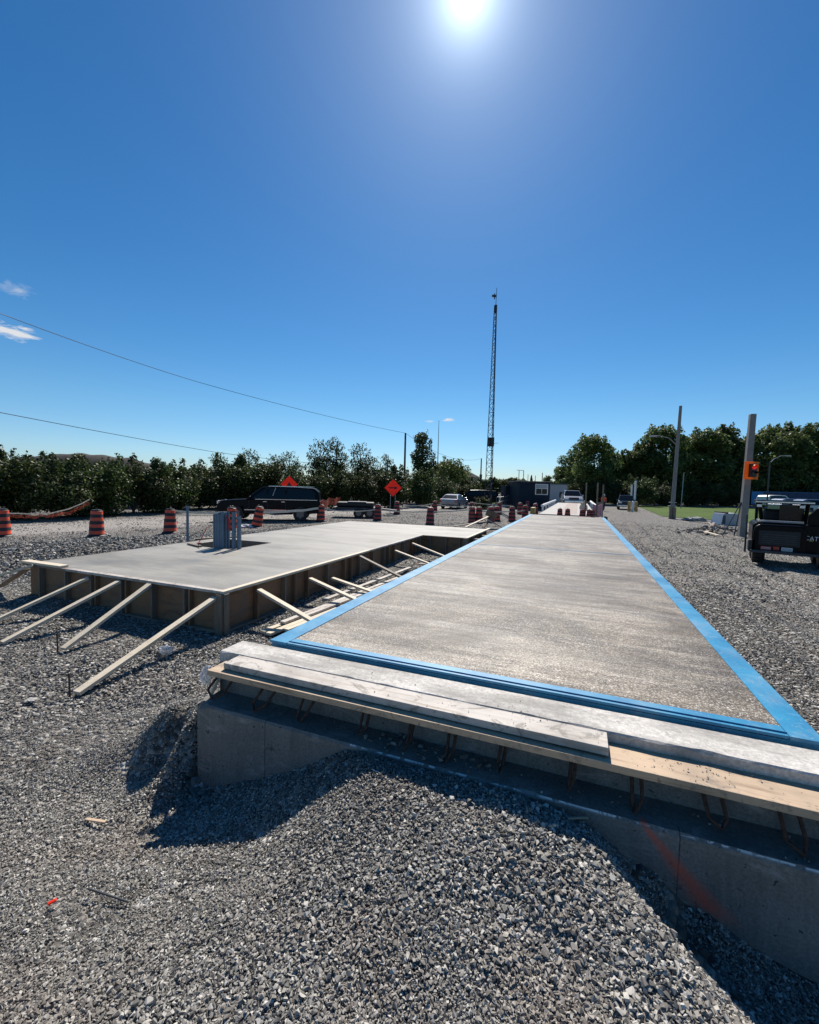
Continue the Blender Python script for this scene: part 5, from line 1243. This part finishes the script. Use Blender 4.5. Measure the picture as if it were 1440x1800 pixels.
def tree_proto(kind, h, w, seed, mat, nleaf, size):
    r = random.Random(seed); t = thing(kind, '', 'tree'); blobs = []
    tb = MB()
    if kind == 'shrub':
        for i in range(16):
            a = r.uniform(0, 2*PI); q = r.uniform(.0, .36)*w; z = r.uniform(.15, .8)*h
            s = r.uniform(.14, .24)*w*(1.15-z/h*.5); blobs.append((q*math.cos(a), q*math.sin(a), z, s, s, s*.85))
        for i in range(10):
            a = r.uniform(0, 2*PI); q = r.uniform(0, .4)*w; blobs.append((q*math.cos(a), q*math.sin(a), h*r.uniform(.75, 1.0), w*.05, w*.05, h*.12))
        tb.tube([(0, 0, 0), (.05, 0, h*.5)], [.09, .03], 6)
        for i in range(5): a = i*1.3; tb.tube([(0, 0, .1), (w*.2*math.cos(a), w*.2*math.sin(a), h*.6)], [.05, .015], 5)
    elif kind == 'spruce_tree':
        for i in range(14):
            z = h*(.12+.86*i/14); s = w*.5*(1-i/14.5)
            for k in range(5): a = k*1.257+i; blobs.append((s*.5*math.cos(a), s*.5*math.sin(a), z, s*.5+.05, s*.5+.05, h*.035))
        tb.tube([(0, 0, 0), (0, 0, h*.95)], [.18, .02], 6)
    else:
        slim = kind == 'slim_tree'
        tb.tube([(0, 0, 0), (.1, .05, h*.3), (-.05, .1, h*.6), (0, 0, h*.9)], [h*.02, h*.016, h*.01, .02], 8)
        nb = 30 if not slim else 40
        for i in range(nb):
            z = h*(r.uniform(.22, .95) if slim else r.uniform(.28, .93)); prof_ = math.sin(PI*min(1, (z/h-.1)/.95))**.6
            a = r.uniform(0, 2*PI); q = w*.5*prof_*r.uniform(.25, .85); s = w*r.uniform(.10, .19)*(.7+.5*prof_)*(1.15 if slim else 1)
            c = (q*math.cos(a), q*math.sin(a), z); blobs.append((*c, s, s, s*.8))
            tb.tube([(0, 0, max(.2*h, z-h*.18)), (c[0]*.5, c[1]*.5, z-h*.06), c], [h*.006, h*.004, .01], 5)
        for i in range(12):
            a = r.uniform(0, 2*PI); q = w*.3*r.random(); blobs.append((q*math.cos(a), q*math.sin(a), h*r.uniform(.82, 1.0), w*.05, w*.05, h*.05))
    tb.build('trunk', M['bark'], t, smooth=True)
    Vq, Fq, ti = leaves(blobs, nleaf, size, seed)
    npmesh('crown', Vq, Fq, mat, t, ti); return t
PR = {}
for key, args in dict(s1=('shrub', 3.4, 4.2, 1, M['leaf'], 9000, .15), s2=('shrub', 3.4, 4.2, 2, M['leaf_dark'], 9000, .15), s3=('shrub', 3.4, 4.4, 3, M['leaf'], 9000, .17),
                      b1=('broadleaf_tree', 13, 9, 4, M['leaf_wood'], 12000, .42), b2=('broadleaf_tree', 13, 8, 5, M['leaf_wood'], 12000, .40), b3=('broadleaf_tree', 13, 7.5, 6, M['leaf_wood'], 11000, .42),
                      l1=('slim_tree', 7, 3.6, 7, M['leaf'], 4200, .2), l2=('slim_tree', 9.3, 4.2, 8, M['leaf_dark'], 7000, .24), y1=('broadleaf_tree', 6, 6, 9, M['leaf_light'], 6000, .26), sp=('spruce_tree', 9, 3.4, 10, M['leaf_dark'], 5000, .3)).items():
    PR[key] = [tree_proto(*args), False]
def plant(key, px, ytop, D, label, wf=1., group=None, z0=0.):
    o, used = PR[key]; base = {'s': 3.4, 'b': 13, 'l': 7, 'y': 6}[key[0]] if key not in ('l2', 'sp') else (9.3 if key == 'l2' else 9)
    if used: o = copy_tree(o)
    PR[key][1] = True
    p = gD(px, D, z0); h = pD(px, ytop, D).z-z0; k = h/base
    o.location = p; o.scale = (k*wf, k*wf, k); o.rotation_euler = (0, 0, rnd.uniform(0, 6.28))
    tag(o, label, 'shrub' if key[0] == 's' else 'tree', group)
hg = 'shrubs of the left hedge'
HL = [(-120, 798, 19), (-60, 802, 21), (-5, 792, 21), (45, 800, 23), (95, 810, 22), (140, 806, 24), (190, 808, 25), (235, 806, 27), (275, 812, 28), (318, 818, 30), (350, 822, 33)]
HLn = ['dense shrub just outside the left frame edge', 'dense shrub filling the far left edge', 'tallest shrub at the left edge above the cut barrel', 'dark shrub second from the left edge', 'shrub left of the lone barrel', 'shrub directly above the lone barrel', 'shrub right of the lone barrel', 'shrub between the lone barrel and the one by the grey post', 'shrub above the barrel by the grey post', 'rounded shrub just above the conduits', 'lower shrub before the pickup bonnet']
for i, ((px, yt, D), lab) in enumerate(zip(HL, HLn)): plant('s%d' % (i % 3+1), px, yt, D, lab, 1.0, hg)
HM = [(385, 812, 34, 'bushy shrub above the pickup bonnet'), (425, 805, 36, 'shrub above the pickup windscreen'), (470, 812, 36, 'shrub above the pickup cabin'), (515, 818, 36, 'shrub behind the orange sign over the pickup'), (560, 828, 37, 'shrub behind the pickup tail'), (600, 826, 38, 'shrub right of the pickup above the trailer'), (640, 824, 40, 'shrub left of the arrow sign'), (690, 822, 42, 'shrub behind the arrow sign'), (735, 826, 46, 'shrub right of the arrow sign'), (775, 836, 52, 'shrub left above the silver sedan'), (812, 846, 56, 'shrub right above the silver sedan'), (848, 873, 44, 'low shrub right beside the silver sedan')]
for i, (px, yt, D, lab) in enumerate(HM): plant('s%d' % ((i+1) % 3+1), px, yt, D, lab, 1.0 if i < 11 else 1.3, 'shrubs of the middle thicket')
for key, px, yt, D, lab in (('l1', 385, 797, 45, 'small tree above the pickup bonnet'), ('l1', 437, 790, 46, 'broad small tree above the pickup windscreen'), ('l1', 508, 795, 46, 'small rounded tree left of the taller airy tree'), ('l1', 483, 800, 47, 'thin sapling among the small trees'),
                            ('l1', 562, 774, 48, 'tall airy tree left of centre'), ('l1', 590, 771, 49, 'tallest airy tree left of the timber pole'), ('l1', 632, 781, 49, 'pointed airy tree beside the tallest airy one'), ('l1', 680, 800, 50, 'small tree left of the timber pole'), ('l1', 655, 804, 50, 'sparse low tree between the airy ones and the timber pole'),
                            ('l2', 742, 761, 55, 'tall dark tree right of the timber pole'), ('y1', 795, 806, 62, 'pale green spreading tree before the house'), ('s3', 815, 835, 75, 'bush before the dark roof')):
    plant(key, px, yt, D, lab, .85 if key == 'l1' else 1.)
for i, px in enumerate((832, 850, 868, 886, 902)): plant('b%d' % (i % 3+1), px, 839+(i % 2)*3, 130, ('far low tree left of the distant timber pole', 'far low tree at the tower, left side', 'far low tree at the tower, right side', 'far low tree left of the navy shed', 'far low tree above the navy shed')[i], 1.5)
plant('sp', 933, 833, 120, 'tall dark spruce above the booth roof'); plant('sp', 917, 842, 125, 'smaller spruce left of the tall one', 1.1)
plant('b2', 962, 836, 130, 'pale thin distant tree right of the booth roof', .8)
RT = [('b2', 985, 820, 92, 'smallest tree at the left end of the right wood'), ('b1', 1012, 790, 84, 'tree at the left shoulder of the large dark tree'), ('b1', 1040, 766, 74, 'large dark rounded tree right of the white SUV'), ('b3', 1078, 796, 82, 'tree behind the worker, right of the large dark tree'),
      ('b2', 1105, 792, 80, 'tree above the blue car'), ('b3', 1135, 778, 80, 'tree left of the lamp pole arm'), ('b1', 1165, 750, 80, 'tall tree directly behind the lamp pole top'), ('b2', 1205, 768, 84, 'tree right of the lamp pole'), ('b1', 1236, 756, 82, 'rounded tree midway between the two grey poles'), ('b3', 1272, 750, 84, 'pointed tree left of the traffic light pole'),
      ('b2', 1306, 766, 84, 'tree behind the traffic light pole'), ('b1', 1342, 756, 88, 'tree right of the traffic light'), ('b3', 1372, 748, 90, 'tree above the parked white pickup'), ('b2', 1402, 752, 90, 'tree above the skid steer cab'), ('b1', 1432, 746, 90, 'tree at the right edge of the photo'), ('b3', 1475, 742, 92, 'tree just outside the right edge'), ('b2', 1530, 742, 92, 'tree further outside the right edge')]
for k_, px, yt, D, lab in RT: plant(k_, px, yt, D, lab, 1.05, 'trees of the right wood')
for i, (px, yt, D) in enumerate(((1020, 845, 72), (1062, 840, 70), (1085, 845, 76), (1122, 838, 66), (1150, 846, 70), (1178, 850, 72), (1210, 846, 74), (1245, 848, 74), (1280, 846, 76))):
    plant('s%d' % (i % 3+1), px, yt, D, ('undergrowth shrub behind the tall posts', 'undergrowth shrub behind the worker', 'undergrowth shrub behind the blue car', 'light shrub right of the white post row', 'dark shrub left of the lamp pole foot', 'dark shrub behind the lamp pole foot', 'dark shrub right of the thin pole', 'dark shrub above the tipped cabinet', 'dark shrub left of the traffic light pole')[i], 1.1, 'undergrowth of the right wood')
def thicket(name, pxs, D0, D1, h0, h1, n, size, mat, seed):
    r = np.random.default_rng(seed); u = r.random(n); px = pxs[0]+(pxs[1]-pxs[0])*u; D = D0+(D1-D0)*u+r.uniform(-1.8, 1.8, n)
    A_ = np.array([gD(pxs[0]+(pxs[1]-pxs[0])*k/60., 10.)[:2] for k in range(61)])/10.
    k = np.clip((u*60).astype(int), 0, 60); xy = A_[k]+(A_[np.clip(k+1, 0, 60)]-A_[k])*(u*60-k)[:, None]; xy = xy*D[:, None]
    hh = h0+(h1-h0)*u; hh = hh*(.86+.14*np.sin(u*37)+.1*np.sin(u*91)); z = hh*r.random(n)**.8
    P = np.stack([xy[:, 0], xy[:, 1], z+.1], 1); nrm = r.normal(size=(n, 3)); nrm /= np.linalg.norm(nrm, axis=1)[:, None]
    a = np.cross(nrm, r.normal(size=(n, 3))); a /= np.linalg.norm(a, axis=1)[:, None]; b = np.cross(nrm, a); s = size*(.6+.8*r.random(n))[:, None]
    Vq = np.stack([P-a*s*.5, P+b*s*.35, P+a*s*.5, P-b*s*.35], 1).reshape(-1, 3)
    return struct(npmesh(name, Vq, np.arange(4*n).reshape(n, 4), mat, tint=np.clip(.4+.2*r.normal(size=n), 0, 1)), 'stuff')
thicket('thicket', (-200, 350), 25, 36, 2.7, 3.2, 26000, .2, M['leaf_dark'], 31)
thicket('thicket', (330, 830), 39, 60, 3.3, 2.8, 26000, .25, M['leaf_dark'], 32)
thicket('woodland_undergrowth', (975, 1640), 92, 104, 6.5, 11., 34000, .7, M['leaf_dark'], 33)
thicket('woodland_undergrowth', (1000, 1640), 82, 92, 3., 6., 24000, .5, M['leaf_dark'], 34)
thicket('far_tree_line', (700, 1000), 150, 150, 4.5, 5.5, 9000, .8, M['leaf_dark'], 35)

# ---------------------------------------------------------------- light, sky, camera
sd = ray(822, -14); sd = sd/np.linalg.norm(sd); EL = math.asin(sd[2]); AZ = math.atan2(sd[0], sd[1])  # azimuth from +Y towards +X
w = bpy.data.worlds.new('World'); scene.world = w; w.use_nodes = True; nt = w.node_tree; bg = nt.nodes['Background']
sky = nt.nodes.new('ShaderNodeTexSky'); sky.sky_type = 'NISHITA'; sky.sun_disc = False
sky.sun_elevation = EL; sky.sun_rotation = AZ; sky.altitude = 0; sky.air_density = 1.0; sky.dust_density = .12; sky.ozone_density = 3.0
hs = nt.nodes.new('ShaderNodeHueSaturation'); hs.inputs['Saturation'].default_value = 1.32; nt.links.new(sky.outputs[0], hs.inputs['Color'])
tc = nt.nodes.new('ShaderNodeTexCoord')
sz = nt.nodes.new('ShaderNodeSeparateXYZ'); nt.links.new(tc.outputs['Generated'], sz.inputs[0])
col = mixc(nt, 1., hs.outputs[0], ramp(nt, sz.outputs[2], [(0, (.78, .92, 1.28)), (.06, (.82, 1.0, 1.24)), (.16, (.92, 1.1, 1.16)), (.45, (.92, 1.08, 1.12)), (.8, (.94, 1.08, 1.14))]), 'MULTIPLY')
# bright aureole of the air right round the sun
_sv = nt.nodes.new('ShaderNodeVectorMath'); _sv.operation = 'DOT_PRODUCT'; nt.links.new(tc.outputs['Generated'], _sv.inputs[0]); _sv.inputs[1].default_value = tuple(sd)
_an = math_(nt, 'ARCCOSINE', math_(nt, 'MINIMUM', _sv.outputs['Value'], 1.))
_g1 = math_(nt, 'MULTIPLY', math_(nt, 'POWER', 2.718, math_(nt, 'MULTIPLY', _an, -32.)), 22.)
_g2 = math_(nt, 'MULTIPLY', math_(nt, 'POWER', 2.718, math_(nt, 'MULTIPLY', _an, -8.)), 3.0)
_cb = nt.nodes.new('ShaderNodeCombineColor')
for _i, _k in enumerate((.80, .92, 1.)): nt.links.new(math_(nt, 'MULTIPLY', math_(nt, 'ADD', _g1, _g2), _k), _cb.inputs[_i])
col = mixc(nt, 1., col, _cb.outputs[0], 'ADD')
def cloud(px, py, wx, wy, seed, dens=1., ns=9.):
    global col
    c = Vector(ray(px, py)).normalized(); a = c.cross(Vector((0, 0, 1))).normalized(); b = a.cross(c).normalized()
    def dot(v):
        n = nt.nodes.new('ShaderNodeVectorMath'); n.operation = 'DOT_PRODUCT'; nt.links.new(tc.outputs['Generated'], n.inputs[0]); n.inputs[1].default_value = v; return n.outputs['Value']
    u = math_(nt, 'DIVIDE', dot(a), wx); v = math_(nt, 'DIVIDE', dot(b), wy)
    cb = nt.nodes.new('ShaderNodeCombineXYZ'); nt.links.new(u, cb.inputs[0]); nt.links.new(v, cb.inputs[1]); cb.inputs[2].default_value = seed
    nz = noise(nt, cb.outputs[0], 1.3, 6, .62, .3)
    rr = math_(nt, 'SQRT', math_(nt, 'ADD', math_(nt, 'MULTIPLY', u, u), math_(nt, 'MULTIPLY', v, v)))
    k = math_(nt, 'SUBTRACT', math_(nt, 'ADD', math_(nt, 'MULTIPLY', nz, 2.4), -.35), rr)
    k = math_(nt, 'MULTIPLY', k, dens, True); k = math_(nt, 'MULTIPLY', k, math_(nt, 'GREATER_THAN', dot(c), .9))
    col = mixc(nt, k, col, (8.5, 8.8, 9.2))
cloud(14, 583, .048, .014, 1.0, 2.2)
cloud(30, 510, .03, .012, 3.3, .5)
cloud(789, 738, .017, .005, 6.1, 1.6)
cloud(756, 741, .012, .003, 8.7, 1.)
nt.links.new(col, bg.inputs['Color']); bg.inputs['Strength'].default_value = .068
sl = bpy.data.lights.new('sun', 'SUN'); sl.energy = 5.0; sl.angle = math.radians(.53); sl.color = (1., .935, .85)
so = bpy.data.objects.new('sun', sl); C.objects.link(so); so.rotation_euler = Vector(sd).to_track_quat('Z', 'Y').to_euler()
so.location = (0, 0, 50)
cam = bpy.data.cameras.new('camera'); co = bpy.data.objects.new('camera', cam); C.objects.link(co)
cam.sensor_fit = 'HORIZONTAL'; cam.sensor_width = 36; cam.lens = 36*F/1440; cam.clip_start = .05; cam.clip_end = 4000
mt = Matrix((Vector(rt), Vector(up), -Vector(fw))).transposed().to_4x4(); mt.translation = (0, 0, H); co.matrix_world = mt
scene.camera = co
vs_ = scene.view_settings; vs_.view_transform = 'Standard'; vs_.look = 'None'; vs_.exposure = .35; vs_.gamma = 1
scene.cycles.max_bounces = 5; scene.cycles.diffuse_bounces = 1; scene.cycles.glossy_bounces = 2; scene.cycles.transparent_max_bounces = 6
